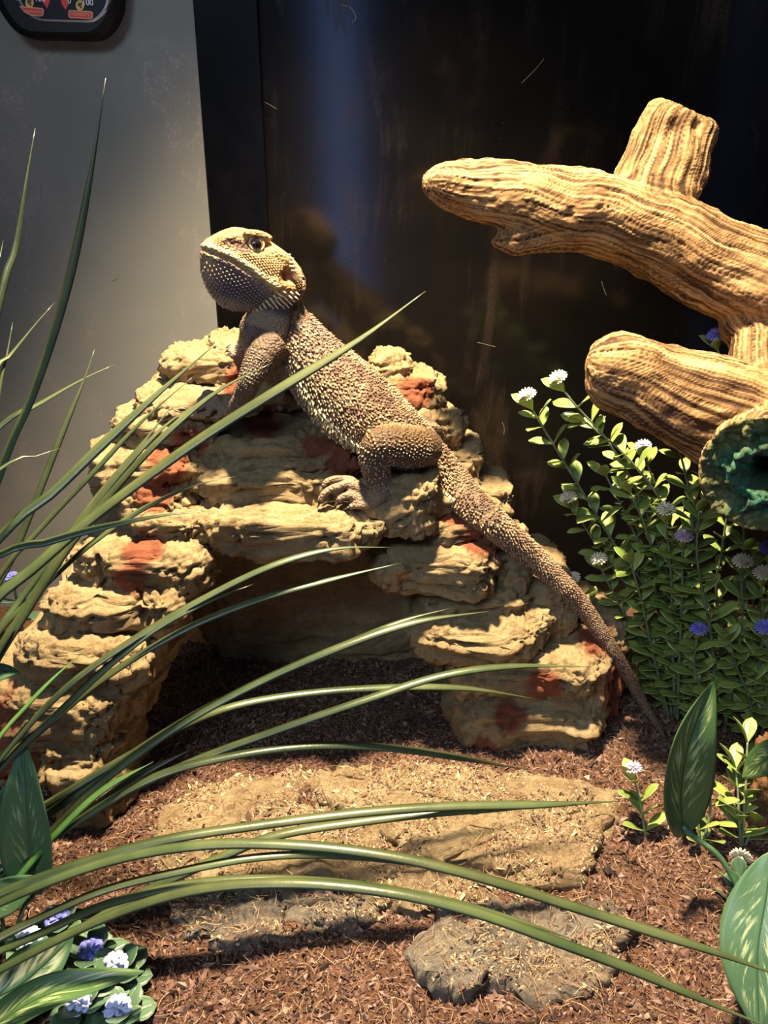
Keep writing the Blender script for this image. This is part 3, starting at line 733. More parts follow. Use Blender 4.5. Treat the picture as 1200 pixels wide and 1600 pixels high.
for p, d in CLAWS:
    d2 = nrm(d + np.array([0, 0, -0.35])); pts = np.array([p - d * 0.08, p + d * 0.14, p + d * 0.24 + d2 * 0.08, p + d * 0.28 + d2 * 0.2])
    V, F = tube(pts, np.array([0.10, 0.08, 0.05, 0.008]), np.array([0.10, 0.08, 0.05, 0.008]), (0, -0.3, 1), 8); obj('claw', V, F, m_claw, dragon)
# ------------------------------------------------------------------ driftwood
def rr(L): return rows([(a, b, c, d, e) for a, b, c, d, e in L])
WL = []
def wlimb(L, n, up, ends=(1, 1)):
    r = crom(rr(L), n); 
    m = 8                                                   # rounded ends
    for q, on in ((np.arange(m), ends[0]), (np.arange(n - 1, n - 1 - m, -1), ends[1])):
        if on:
            k = np.sqrt(1 - (1 - (np.arange(m) + 0.25) / m) ** 2); r[q, 3] *= k; r[q, 4] *= k
    WL.append((r, up))
VIEW = (0, -0.9, 0.4)
wlimb([(662, 288, 51.2, 38, 36), (700, 287, 51.2, 40, 40), (770, 302, 51.2, 50, 46), (850, 318, 51.0, 58, 55), (940, 335, 50.6, 62, 60), (1030, 368, 50.0, 66, 64), (1110, 412, 49.2, 70, 68), (1185, 440, 48.5, 76, 70), (1260, 450, 48, 78, 76), (1340, 520, 48, 70, 70)], 90, VIEW)
wlimb([(768, 375, 50.6, 20, 22), (800, 372, 50.6, 28, 26), (850, 358, 50.6, 36, 30), (920, 352, 50.4, 40, 36), (1000, 372, 50.0, 46, 42), (1090, 425, 49.0, 52, 46)], 50, VIEW)
wlimb([(1072, 172, 53.0, 46, 26), (1066, 184, 53.0, 58, 30), (1054, 215, 52.6, 62, 32), (1038, 262, 51.8, 68, 36), (1026, 310, 51, 68, 42), (1040, 360, 50.2, 50, 40)], 40, VIEW, (0.0, 1))
wlimb([(1150, 470, 48.6, 56, 50), (1178, 520, 47.6, 44, 44), (1186, 560, 46.4, 46, 46), (1196, 610, 45.2, 60, 56), (1205, 660, 44.4, 76, 70)], 40, VIEW)
wlimb([(912, 566, 44.6, 42, 40), (930, 568, 44.5, 54, 52), (990, 590, 44.3, 62, 58), (1060, 620, 44.0, 76, 66), (1140, 650, 43.6, 86, 72), (1230, 680, 43.6, 92, 78), (1330, 720, 44.5, 84, 80)], 70, VIEW)
# the thick limb that points at the viewer and ends in the hollow cut face
EC = P(1188, 742, 34.0)
back = P(1250, 680, 43.5)
ax = nrm(EC - back)
R0 = 95 * cpp(EC)
fl = np.vstack([np.r_[back + (EC - back) * t, R0 * k, R0 * k] for t, k in ((-0.15, 1.0), (0.2, 0.98), (0.55, 0.95), (0.85, 1.0), (1.0, 0.98))])
WL.append((crom(fl, 50), (0, 0, 1)))
# foot that carries the branch down to the soil beyond the frame
ft = np.array([[*P(1300, 480, 47.5), 2.4, 2.4], [31, 47, 14, 2.6, 2.6], [32, 46, 6, 2.8, 2.8], [32, 45, -0.8, 3.2, 3.2]]); WL.append((crom(ft, 40), (0, -1, 0)))
ft = np.array([[*P(1260, 700, 43.6), 2.6, 2.6], [29, 42.5, 9, 2.3, 2.3], [32, 42, -0.8, 2.8, 2.8]]); WL.append((crom(ft, 30), (0, -1, 0)))
b = Bag()
for r, up in WL:
    V, F = tube(r[:, :3], r[:, 3], r[:, 4], up, 36); b.add(V, F)
V, F = b.get(); WV, WF = remesh(V, F, 0.11, 6); WN = vnormals(WV, WF)
acc = np.zeros(len(WV)); lump = np.zeros(len(WV)); streak = np.zeros(len(WV)); ws = np.zeros(len(WV)) + 1e-9
for k, (r, up) in enumerate(WL):
    best = np.full(len(WV), 1e9); bi = np.zeros(len(WV), int)
    for i in range(0, len(r), 1):
        d2 = ((WV - r[i, :3]) ** 2).sum(1); m = d2 < best; best[m] = d2[m]; bi[m] = i
    rad = (r[bi, 3] + r[bi, 4]) / 2; wgt = np.exp(-4.5 * np.clip(np.sqrt(best) / rad - 0.9, 0, 4))
    Tn, Nn, Bn = frames(r[:, :3], up)
    Lc = np.concatenate([[0], np.cumsum(np.linalg.norm(np.diff(r[:, :3], axis=0), axis=1))])
    for _ in range(2):                                       # continuous position along the limb
        if _ == 0: Ls = Lc[bi] + ((WV - r[bi, :3]) * Tn[bi]).sum(1)
        ip = lambda A: np.stack([np.interp(Ls, Lc, A[:, c]) for c in range(A.shape[1])], 1)
        pc, tc2 = ip(r), ip(Tn); ex_ = ((WV - pc[:, :3]) * tc2).sum(1); Ls = Ls + 0.8 * ex_
    pc, Ni, Bi = ip(r), ip(Nn), ip(Bn); rel = WV - pc[:, :3]
    th = np.arctan2((rel * Ni).sum(1) / np.maximum(pc[:, 4], .3), (rel * Bi).sum(1) / np.maximum(pc[:, 3], .3))
    wav = 0.5 * pn(np.stack([Ls * 0.25, th * 0, th * 0 + k * 3.1], 1))
    q = np.stack([np.cos(th + wav * 0.5) * 4.2, np.sin(th + wav * 0.5) * 4.2, Ls * 0.085 + 9 * k], 1)
    g = 1 - 2 * np.abs(fbm(q * 1.0, 3)); g2 = fbm(q * np.array([3.2, 3.2, 1.6]), 3); g3 = fbm(q * np.array([7.5, 7.5, 2.2]) + 3, 2)
    crk = sst(0.84, 0.98, g) * sst(-0.15, 0.35, pn(q * 0.5 + 6))
    acc += wgt * (-0.15 * crk + 0.026 * g2 + 0.022 * g3); streak += wgt * (0.6 * g2 + 0.5 * g3); ws += wgt
acc /= ws; streak /= ws
lump = 0.28 * fbm(WV * 0.30 + 2, 3) + 0.08 * fbm(WV * 1.1, 3)
endd = np.linalg.norm(np.cross(WV - EC, ax), axis=1); al = (WV - EC) @ ax
face = sst(-0.6, -0.1, al) * (endd < R0 * 1.05)
WV = WV + WN * (acc + lump)[:, None] * (1 - 0.85 * face)[:, None]
# end face: hollow, ragged, moss-lined pit
hc = EC + np.array([0.3, 0, 0.05]); hd = np.linalg.norm(np.cross(WV - hc, ax), axis=1); hole = sst(0.30, 0.20, hd / R0 + 0.08 * fbm(WV * 0.9, 2)); rag = fbm(WV * 0.8 + 4, 4)
WV = WV - ax * (face * (sst(0.95, 0.5, endd / R0) * (0.30 + 0.9 * rag) + hole * 4.2 + 0.35 * fbm(WV * 2.2, 3)))[:, None]
for p_, r_, d_ in ((P(1040, 205, 51.3), 0.75, 0.45), (P(1060, 195, 51.4), 0.42, 0.5), (P(1092, 195, 51.6), 0.42, 0.5), (P(1020, 245, 50.8), 0.6, 0.25), (P(890, 335, 49.0), 0.35, 0.25), (P(900, 420, 49.5), 0.6, 0.2), (P(1090, 450, 47.5), 0.9, 0.35), (P(1060, 430, 48), 0.6, 0.3)):
    dq = WV - p_; dq = dq - np.outer(dq @ nrm(p_ - [0, 0, CAMZ]), nrm(p_ - [0, 0, CAMZ])) * 0.6
    WV = WV - WN * (d_ * np.exp(-(np.linalg.norm(dq, axis=1) / r_) ** 2))[:, None]
def m_wood():
    t = NT('weathered_driftwood', 0.82, 0.15); c = t.coord()
    s = t.attr('streak', 'Fac'); n = t.noise(c, 40, 5, 0.65); f = t.noise(c, 420, 5, 0.7)
    sv = t.math('ADD', t.math('MULTIPLY', s, 0.9), t.math('MULTIPLY', n, 0.8))
    col = t.ramp(sv, [(0.12, (0.045, 0.024, 0.012)), (0.36, (0.165, 0.092, 0.038)), (0.58, (0.30, 0.18, 0.078)), (0.88, (0.43, 0.285, 0.135))])
    b = t.bump(t.attr('streak', 'Fac'), 0.45, 0.0012); b = t.bump(f, 0.5, 0.0008, b)
    moss = t.ramp(t.noise(c, 130, 5, 0.7, 0.6), [(0.28, (0.04, 0.036, 0.02)), (0.42, (0.05, 0.055, 0.022)), (0.52, (0.10, 0.11, 0.035)), (0.60, (0.22, 0.19, 0.075)), (0.70, (0.10, 0.15, 0.05)), (0.82, (0.42, 0.38, 0.17))])
    teal = t.ramp(t.noise(c, 110, 5, 0.75, 0.5), [(0.42, (0.03, 0.045, 0.028)), (0.56, (0.03, 0.09, 0.05)), (0.66, (0.03, 0.19, 0.11)), (0.76, (0.05, 0.30, 0.22))])
    moss = t.mix(t.attr('teal_mask', 'Fac'), moss, teal)  # teal mixed in towards the middle of the cut face
    col = t.mix(t.attr('face', 'Fac'), col, moss)
    return t.done(col, b)
wood = thing('driftwood_branch', (32, 45, 0), 'large weathered driftwood branch with stubs and a mossy hollow cut end', 'branch')
obj('branch_wood', WV, WF, m_wood(), wood, attrs={'streak': streak, 'face': face * sst(1.0, 0.9, endd / R0), 'teal_mask': face * sst(0.85, 0.45, endd / R0 + 0.25 * fbm(WV * 0.7 + 3, 3))})
# ------------------------------------------------------------------ flat stones in the soil
def m_stone(name, c0, c1, c2):
    t = NT(name, 0.9, 0.15); c = t.coord()
    n = t.noise(c, 60, 6, 0.7); f = t.noise(c, 380, 6, 0.75)
    col = t.ramp(n, [(0.28, c0), (0.5, c1), (0.75, c2)])
    col = t.mix(t.math('MULTIPLY', t.ramp(t.noise(c, 450, 5, 0.75, 0.4), [(0.35, (1, 1, 1)), (0.52, (0, 0, 0))]), 0.4), col, tuple(x * 0.35 for x in c0))
    dirt = t.math('MULTIPLY', t.ramp(t.noise(c, 28, 5, 0.7), [(0.42, (0, 0, 0)), (0.62, (1, 1, 1))]), t.ramp(t.noise(c, 600, 3, 0.7), [(0.40, (0.2, 0.2, 0.2)), (0.58, (1, 1, 1))]))
    col = t.mix(t.math('MULTIPLY', dirt, 0.8), col, (0.19, 0.095, 0.05))
    b = t.bump(t.noise(c, 120, 8, 0.78), 1.0, 0.006); b = t.bump(f, 1.0, 0.002, b)
    return t.done(col, b)
M_TAN = m_stone('dusty_tan_stone', (0.29, 0.205, 0.115), (0.50, 0.385, 0.22), (0.66, 0.53, 0.32))
M_GST = m_stone('grey_slate_stone', (0.13, 0.12, 0.10), (0.31, 0.275, 0.22), (0.50, 0.44, 0.34))
STONES = []
def flat_stone(poly, z0, z1, seed, mat, label, tilt=(0, 0), amp=0.42):
    """irregular flat stone from its outline read off the photograph, standing on the soil"""
    g = np.array([G(px, py, z1) for px, py in poly]); cen = g.mean(0); n = len(g)
    q = np.vstack([g, g[:1]]); L = np.concatenate([[0], np.cumsum(np.linalg.norm(np.diff(q, axis=0), axis=1))])
    m = 120; s = np.linspace(0, L[-1], m, endpoint=False)
    ring = np.stack([np.interp(s, L, q[:, k]) for k in range(2)], 1); ring = (ring + np.roll(ring, 1, 0) + np.roll(ring, -1, 0)) / 3
    ring += 0.45 * np.stack([fbm(np.hstack([ring * 0.9, np.full((m, 1), seed)]), 3), fbm(np.hstack([ring * 0.9, np.full((m, 1), seed + 7.7)]), 3)], 1)
    c2 = ring.mean(0); V = []
    lev = [(1.02, z0), (1.04, z0 + (z1 - z0) * .3), (1.03, z0 + (z1 - z0) * .62), (1.0, z0 + (z1 - z0) * .86), (0.975, z1 - 0.02)] + [(k, z1) for k in np.linspace(0.93, 0.0, 24)]
    for k, z in lev: V.append(np.hstack([c2 + (ring - c2) * max(k, 0.002), np.full((m, 1), z)]))
    V = np.vstack(V); F = [(i * m + j, i * m + (j + 1) % m, (i + 1) * m + (j + 1) % m, (i + 1) * m + j) for i in range(len(lev) - 1) for j in range(m)]
    F += [tuple(range(m - 1, -1, -1)), tuple((len(lev) - 1) * m + j for j in range(m))]
    o = V + seed * 5.3; N = vnormals(V, np.array([f for f in F if len(f) == 4]))
    stp = np.round(fbm(o * np.array([0.3, 0.3, 0.3]), 3) * 2.5) / 2.5
    d = amp * (0.9 * fbm(o * 0.35, 3) + 0.8 * stp + 0.7 * fbm(o * 1.2, 4) + 0.35 * fbm(o * 3.5, 2))
    V = V + N * d[:, None]; V[:, 2] += tilt[0] * (V[:, 0] - c2[0]) + tilt[1] * (V[:, 1] - c2[1])
    ob = obj('flat_stone', V, F, mat, None, (c2[0], c2[1], 0.0), label=label, cat='stone')
    STONES.append((V, F)); return ob
flat_stone([(235, 1262), (300, 1225), (420, 1205), (560, 1185), (690, 1190), (800, 1200), (900, 1205), (965, 1235), (950, 1290), (915, 1330), (905, 1365), (800, 1385), (640, 1385), (480, 1380), (330, 1375), (250, 1340)],
           -0.8, 0.42, 3, M_TAN, 'broad dusty tan stone slab lying in front of the cave opening')
flat_stone([(498, 1232), (520, 1212), (600, 1205), (720, 1215), (820, 1240), (800, 1262), (700, 1268), (590, 1268), (530, 1262)], 0.0, 0.85, 5, M_TAN, 'small raised tan stone plate resting on the broad slab', amp=0.24)
flat_stone([(600, 1290), (720, 1262), (880, 1262), (958, 1268), (930, 1315), (905, 1362), (820, 1350), (700, 1345)], 0.0, 0.80, 8, M_TAN, 'tan stone plate with a dark broken edge toward the leafy plants', amp=0.26)
flat_stone([(255, 1402), (340, 1385), (480, 1388), (545, 1405), (530, 1440), (480, 1462), (420, 1472), (375, 1462), (330, 1470), (285, 1450)], -0.6, 0.62, 13, M_GST, 'grey slate stone with a cracked dark front edge half sunk in soil')
flat_stone([(640, 1470), (690, 1432), (755, 1410), (830, 1405), (960, 1410), (985, 1440), (960, 1490), (930, 1545), (880, 1562), (810, 1545), (760, 1520), (715, 1545), (668, 1525)], -0.6, 0.72, 17, M_GST, 'grey slate stone slab surrounded by soil, the largest grey one')
flat_stone([(560, 1385), (660, 1372), (740, 1388), (720, 1415), (640, 1425), (575, 1412)], -0.5, 0.45, 21, M_TAN, 'little tan stone between the broad slab and the grey slate')
flat_stone([(460, 1418), (500, 1400), (575, 1402), (590, 1425), (540, 1442), (490, 1440)], -0.5, 0.62, 24, M_GST, 'little grey stone chip beside the cracked grey slate')

# ------------------------------------------------------------------ coconut chips and fibres: thousands of flakes, nobody could count them
STREE = bag_bvh(STONES)
rng = np.random.RandomState(12)
def drop(x, y, h):
    s = STREE.ray_cast(Vector((x, y, 3.0)), Vector((0, 0, -1)))
    if s[0] is not None and s[0].z > h: return s[0].z, None, True
    return h, None, False
def rotm(n):
    q = rng.normal(size=(n, 4)); q /= np.linalg.norm(q, axis=1)[:, None]; a, b_, c_, d_ = q.T
    return np.stack([1 - 2 * (c_ * c_ + d_ * d_), 2 * (b_ * c_ - a * d_), 2 * (b_ * d_ + a * c_), 2 * (b_ * c_ + a * d_), 1 - 2 * (b_ * b_ + d_ * d_), 2 * (c_ * d_ - a * b_), 2 * (b_ * d_ - a * c_), 2 * (c_ * d_ + a * b_), 1 - 2 * (b_ * b_ + c_ * c_)], 1).reshape(-1, 3, 3)
NCH = 150000
cand = np.stack([rng.uniform(-33, 33, NCH), 19 + 40 * rng.rand(NCH) ** 1.25], 1)
cand = cand[np.abs(cand[:, 0]) < 0.66 * (cand[:, 1] * 0.93 + 14)]
cov = fbm(np.hstack([cand * 0.30, np.zeros((len(cand), 1))]), 4)
pos, onst = [], []
hh = soil_h(cand[:, 0], cand[:, 1])
for (x, y), cv, h in zip(cand, cov, hh):
    r = drop(x, y, h)
    if r[2] and cv < -0.26 + 0.45 * rng.rand(): continue
    pos.append((x, y, r[0])); onst.append(r[2])
pos = np.array(pos); onst = np.array(onst); n = len(pos)
sz = rng.lognormal(-2.55, 0.42, n) * np.where(onst, 0.72, 1.0); sz = np.clip(sz, 0.028, 0.26)
base = np.array([[1, 0, 0], [-1, 0, 0], [0, 1, 0], [0, -1, 0], [0, 0, 1], [0, 0, -1]], float)
shp = base[None] * (1 + 0.4 * rng.normal(size=(n, 6, 1))) * (sz[:, None] * np.stack([1.2 + 1.3 * rng.rand(n) ** 2, 0.6 + 0.4 * rng.rand(n), 0.35 + 0.35 * rng.rand(n)], 1))[:, None, :]
V = np.einsum('nij,nkj->nki', rotm(n), shp) + (pos + np.stack([np.zeros(n), np.zeros(n), sz * 0.25], 1))[:, None, :]
tri = np.array([[0, 2, 4], [2, 1, 4], [1, 3, 4], [3, 0, 4], [2, 0, 5], [1, 2, 5], [3, 1, 5], [0, 3, 5]])
Fc = (tri[None] + 6 * np.arange(n)[:, None, None]).reshape(-1, 3)
pal = np.array([[0.095, 0.048, 0.03], [0.18, 0.092, 0.058], [0.27, 0.15, 0.095], [0.36, 0.225, 0.15], [0.05, 0.028, 0.02], [0.22, 0.105, 0.06]])
cc = pal[rng.choice(6, n, p=[.2, .26, .22, .1, .1, .12])] * (0.8 + 0.4 * rng.rand(n, 1)) * np.array([0.76, 0.84, 1.0])
tn = onst & (rng.rand(n) < 0.5); cc[tn] = np.array([0.50, 0.385, 0.22]) * (0.6 + 0.6 * rng.rand(tn.sum(), 1))
mt = NT('coconut_chip', 0.85, 0.2); m_chip = mt.done(mt.attr('Col'), mt.bump(mt.noise(mt.coord((1, 1, 1)), 900, 3), 0.4, 0.0005))
obj('coconut_chips', V.reshape(-1, 3), Fc, m_chip, None, kind='stuff', smooth=False, attrs={'Col': np.repeat(cc, 6, 0)}, label='loose reddish brown coconut husk chips covering the ground', cat='substrate')
fb = Bag(); colf = []
for k in range(4200):
    y = 22 + 34 * rng.rand() ** 1.2; x = rng.uniform(-1, 1) * 0.5 * (y * 0.93 + 14); r = drop(x, y, float(soil_h(np.array([x]), np.array([y]))[0]))
    ln = rng.uniform(0.35, 1.3) * (1.5 if rng.rand() < 0.12 else 1); a = rng.uniform(0, 2 * math.pi); cv = rng.normal(0, 1.2)
    t = np.linspace(-0.5, 0.5, 6); an_ = a + cv * t
    st = np.stack([np.cos(an_), np.sin(an_)], 1) * ln / 5; xy = np.cumsum(st, 0); xy -= xy.mean(0)
    zz = r[0] + 0.10 + rng.uniform(0, 0.22) * (1 - (2 * t) ** 2) + t * rng.normal(0, 0.3)
    rad = rng.uniform(0.009, 0.020)
    V_, F_ = tube(np.stack([x + xy[:, 0], y + xy[:, 1], zz], 1), rad, rad, (0.01, 0.02, 1), 3, False); fb.add(V_, F_)
    c0 = np.array([[0.42, 0.27, 0.15], [0.25, 0.12, 0.06], [0.55, 0.40, 0.24]][rng.choice(3, p=[.45, .35, .2])]) * rng.uniform(0.7, 1.2); colf.append(np.tile(c0, (18, 1)))
V, F = fb.get()
obj('coconut_fibres', V, F, m_chip, None, kind='stuff', attrs={'Col': np.vstack(colf)}, label='thin pale coconut fibres strewn over the soil', cat='substrate')
# ------------------------------------------------------------------ plastic grass
def m_grass(name, c0, c1, rough=0.32):
    t = NT(name, rough, 0.5); c = t.coord()
    n = t.noise(c, 25, 3); f = t.noise(c, 500, 3)
    col = t.mix(0.3, t.ramp(n, [(0.35, c0), (0.65, c1)]), t.attr('Col'), 'MULTIPLY')
    return t.done(col, t.bump(f, 0.25, 0.0003))
M_GR = m_grass('olive_plastic_grass', (0.042, 0.058, 0.024), (0.088, 0.105, 0.044))
M_GD = M_GP = M_GR                       # one plastic for the whole clump; light alone makes blades dark or pale
M_GB = m_grass('bright_green_grass', (0.07, 0.16, 0.035), (0.13, 0.26, 0.06))
GB1 = np.array([-23.0, 33.0, 0.0]); GB2 = np.array([-21.5, 27.5, 0.0])
g1 = thing('grass_plant', GB1, 'tall plastic grass clump with upright and slanting blades beside the grey panel', 'plant')
g2 = thing('grass_plant', GB2, 'low plastic grass clump with long blades arching over the soil and stones', 'plant')
rb = random.Random(8)
PROF = np.array([(-1, 0.0), (-0.5, 0.10), (0, 0.42), (0.5, 0.10), (1, 0.0), (0.5, -0.22), (0, -0.05), (-0.5, -0.22)])
def blade(root, base, pts, Yt, Yr, w, mat, tipw=0.12):
    """pts from tip to the left edge (px); w: full width in px near the root"""
    n = len(pts); k = np.linspace(0, 1, n)
    q = [P(px, py, Yt + (Yr - Yt) * t) for (px, py), t in zip(pts, k)]
    last, prev = q[-1], q[-2]; d = nrm(last - prev)
    b = base + np.array([rb.uniform(-1.2, 1.2), rb.uniform(-1.2, 1.2), -0.6])
    ln = np.linalg.norm(b - last)
    q.append(last + d * ln * 0.30 + (b - last) * 0.12); q.append(b * 0.75 + q[-1] * 0.25 + np.array([0, 0, 0.0])); q.append(b)
    ww = w / 2 * cpp(q[0]); path = crom(np.array(q), 64)
    s = np.linspace(0, 1, 64); wid = 1.12 * ww * (tipw + (1 - tipw) * sst(0, 0.16, s)) * (1 - 0.25 * sst(0.75, 1, s)); wid[0] *= 0.3
    tocam = nrm(np.array([0, 0, CAMZ]) - path.mean(0)); up = nrm(tocam * 0.55 + np.array([0.1, 0, 0.8]))
    V, F = tube(path, wid, wid * 1.0, up, prof=PROF)
    c = np.repeat(np.stack([0.75 + 0.25 * np.sin(s * 9 + rb.random() * 6), 0.85 + 0.15 * s, 0.7 + 0 * s], 1), len(PROF), 0)
    obj('grass_blade', V, F, mat, root, attrs={'Col': np.clip(c, 0, 1)})
for pts, Yt, Yr, w, m in [
    ([(165, 122), (148, 235), (122, 375), (92, 495), (50, 620), (0, 740)], 33, 31, 14, M_GD),
    ([(55, 200), (42, 275), (22, 395), (0, 468)], 36, 34, 11, M_GD),
    ([(5, 375), (0, 400), (-12, 450)], 38, 36, 8, M_GP),
    ([(85, 473), (55, 507), (15, 556), (-15, 590)], 40, 37, 8, M_GP),
    ([(20, 503), (10, 558), (-4, 625)], 39, 37, 7, M_GP),
    ([(148, 545), (130, 597), (95, 682), (60, 772), (20, 870), (-20, 950)], 40, 36, 10, M_GP),
    ([(180, 569), (130, 592), (60, 632), (-10, 676)], 41, 38, 9, M_GP),
    ([(665, 455), (560, 532), (430, 612), (300, 695), (150, 805), (50, 890), (-20, 950)], 37, 31, 19, M_GD),
    ([(340, 535), (250, 612), (160, 695), (80, 772), (0, 840)], 33, 30, 18, M_GD),
    ([(300, 590), (220, 660), (140, 745), (60, 830), (0, 900)], 35, 33, 10, M_GR),
    ([(425, 567), (345, 608), (270, 668), (190, 752), (110, 852), (40, 960), (-20, 1060)], 38, 33, 12, M_GR),
    ([(312, 628), (255, 668), (180, 748), (105, 850), (40, 950), (-15, 1040)], 38, 33, 12, M_GP),
    ([(270, 632), (225, 690), (150, 780), (90, 860), (30, 940), (-10, 1000)], 38.5, 34, 11, M_GR),
    ([(330, 798), (250, 806), (150, 826), (70, 848), (-10, 872)], 32, 30, 15, M_GD),
    ([(370, 744), (300, 760), (215, 800), (130, 860), (50, 935), (-10, 1000)], 37, 34, 10, M_GR),
    ([(95, 700), (50, 715), (-10, 740)], 32, 30, 12, M_GD),
]: blade(g1, GB1, pts, Yt, Yr, w, m)
for pts, Yt, Yr, w, m in [
    ([(612, 855), (520, 858), (420, 886), (300, 945), (200, 1005), (100, 1078), (0, 1185)], 37, 31, 11, M_GR),
    ([(625, 880), (520, 905), (400, 938), (280, 988), (160, 1062), (60, 1145), (-10, 1200)], 36.5, 31, 11, M_GR),
    ([(395, 913), (330, 938), (250, 978), (170, 1040), (90, 1115), (0, 1200)], 35, 31, 12, M_GP),
    ([(705, 950), (630, 970), (550, 1003), (440, 1052), (320, 1108), (200, 1182), (90, 1262), (-10, 1330)], 37, 31, 12, M_GR),
    ([(765, 955), (650, 972), (540, 1008), (400, 1068), (270, 1140), (150, 1230), (60, 1320), (-10, 1390)], 37, 30, 13, M_GP),
    ([(838, 1092), (720, 1075), (570, 1076), (430, 1090), (330, 1115), (220, 1170), (100, 1240), (-10, 1310)], 38, 31, 11, M_GP),
    ([(922, 1042), (800, 1041), (690, 1056), (570, 1094), (430, 1142), (300, 1190), (180, 1248), (60, 1320), (-10, 1365)], 37, 30, 12, M_GR),
    ([(828, 1204), (720, 1184), (600, 1168), (480, 1166), (360, 1182), (240, 1215), (110, 1290), (-10, 1375)], 36, 30, 12, M_GR),
    ([(972, 1252), (850, 1257), (700, 1260), (560, 1270), (400, 1290), (260, 1312), (140, 1345), (-10, 1400)], 33, 28, 14, M_GD),
    ([(900, 1256), (720, 1266), (560, 1284), (430, 1306), (340, 1342), (230, 1392), (110, 1460), (-10, 1520)], 32.5, 28, 14, M_GD),
    ([(1260, 1540), (1130, 1492), (1000, 1450), (880, 1412), (740, 1368), (600, 1336), (450, 1320), (300, 1322), (150, 1352), (-10, 1415)], 24.5, 27, 16, M_GD),
    ([(1220, 1612), (1120, 1572), (1000, 1520), (880, 1475), (740, 1425), (600, 1393), (450, 1380), (300, 1392), (150, 1440), (-10, 1520)], 23.0, 25.5, 16, M_GD),
    ([(900, 1470), (800, 1436), (640, 1396), (480, 1376), (320, 1378), (170, 1412), (60, 1460), (-10, 1490)], 26.5, 26.2, 13, M_GD),
    ([(640, 1352), (520, 1336), (400, 1340), (280, 1362), (160, 1392), (50, 1440), (-10, 1470)], 31, 27, 12, M_GR),
    ([(240, 1190), (160, 1235), (90, 1300), (30, 1370), (-10, 1420)], 32, 29, 11, M_GB),
    ([(132, 1018), (85, 1058), (40, 1105), (-10, 1165)], 33, 31, 7, M_GB),
    ([(65, 930), (40, 962), (15, 1000), (-12, 1040)], 35, 33, 8, M_GB),
    ([(300, 1170), (200, 1222), (110, 1290), (30, 1345), (-10, 1380)], 33, 30, 12, M_GD),
]: blade(g2, GB2, pts, Yt, Yr, w, m)

# ------------------------------------------------------------------ leaf, flower meshes
def leaf_mesh(name, mats, L=1.0, Wd=0.50, nu=8, nv=5, cup=0.10, bend=0.12, power=0.62, wide=0.62):
    u = np.linspace(0, 1, nu); w = np.sin(math.pi * np.clip(u, 0, 1) ** 1.4) ** power
    w = np.maximum(w, 0.10 * (1 - u)); w[-1] = 0.02
    v = np.linspace(-1, 1, nv); th = 0.018
    top = []; bot = []
    for i in range(nu):
        for j in range(nv):
            x, y = u[i] * L, v[j] * w[i] * Wd / 2
            z = cup * abs(v[j]) ** 1.6 * w[i] * L * 0.5 - bend * L * u[i] ** 2
            t_ = th * (1 - 0.9 * abs(v[j]) ** 3); top.append((x, y, z + t_)); bot.append((x, y, z - t_))
    V = np.array(top + bot); o = nu * nv; F = []
    for i in range(nu - 1):
        for j in range(nv - 1):
            a, b_, c_, d_ = i * nv + j, (i + 1) * nv + j, (i + 1) * nv + j + 1, i * nv + j + 1
            F += [(a, b_, c_, d_), (o + d_, o + c_, o + b_, o + a)]
        F += [(i * nv, o + i * nv, o + (i + 1) * nv, (i + 1) * nv), ((i + 1) * nv + nv - 1, o + (i + 1) * nv + nv - 1, o + i * nv + nv - 1, i * nv + nv - 1)]
    uu, vv = np.meshgrid(u, v, indexing='ij'); U = np.tile(uu.ravel(), 2); Vv = np.tile(vv.ravel(), 2)
    return mesh(name, V, F, mats, attrs={'along': U, 'across': Vv})
def m_leaf(name, c0, c1, edge, rough=0.38):
    t = NT(name, rough, 0.45); v = t.math('ABSOLUTE', t.attr('across', 'Fac'))
    n = t.noise(t.coord(), 180, 3)
    oi = t.n('ObjectInfo'); r = t.math('MULTIPLY', oi.outputs['Random'], 0.6)
    col = t.ramp(t.math('ADD', t.math('MULTIPLY', n, 0.5), r), [(0.2, c0), (0.8, c1)])
    col = t.mix(t.ramp(v, [(0.80, (0, 0, 0)), (0.98, (0.8, 0.8, 0.8))]), col, edge)
    rib = t.ramp(v, [(0.0, (1, 1, 1)), (0.12, (0, 0, 0))])
    t.b.inputs['Subsurface Weight'].default_value = 0.0
    return t.done(col, t.bump(rib, 0.4, -0.0006))
ML_Y = m_leaf('yellow_green_plastic_leaf', (0.11, 0.18, 0.035), (0.26, 0.335, 0.07), (0.38, 0.44, 0.17))
ML_G = ML_Y
ML_T = m_leaf('teal_green_plastic_leaf', (0.04, 0.095, 0.05), (0.095, 0.17, 0.09), (0.24, 0.33, 0.22))
LM = {'y': leaf_mesh('oval_leaf_yellow', ML_Y), 'g': leaf_mesh('oval_leaf_green', ML_G), 't': leaf_mesh('round_leaf_teal', ML_T, Wd=0.78)}
M_STEM = plain('grey_green_plastic_stem', (0.13, 0.17, 0.10), 0.4, 0.4, 0.3, 120)
M_CALYX = plain('pale_green_calyx', (0.45, 0.48, 0.36), 0.5, 0.3, 0.15, 200)
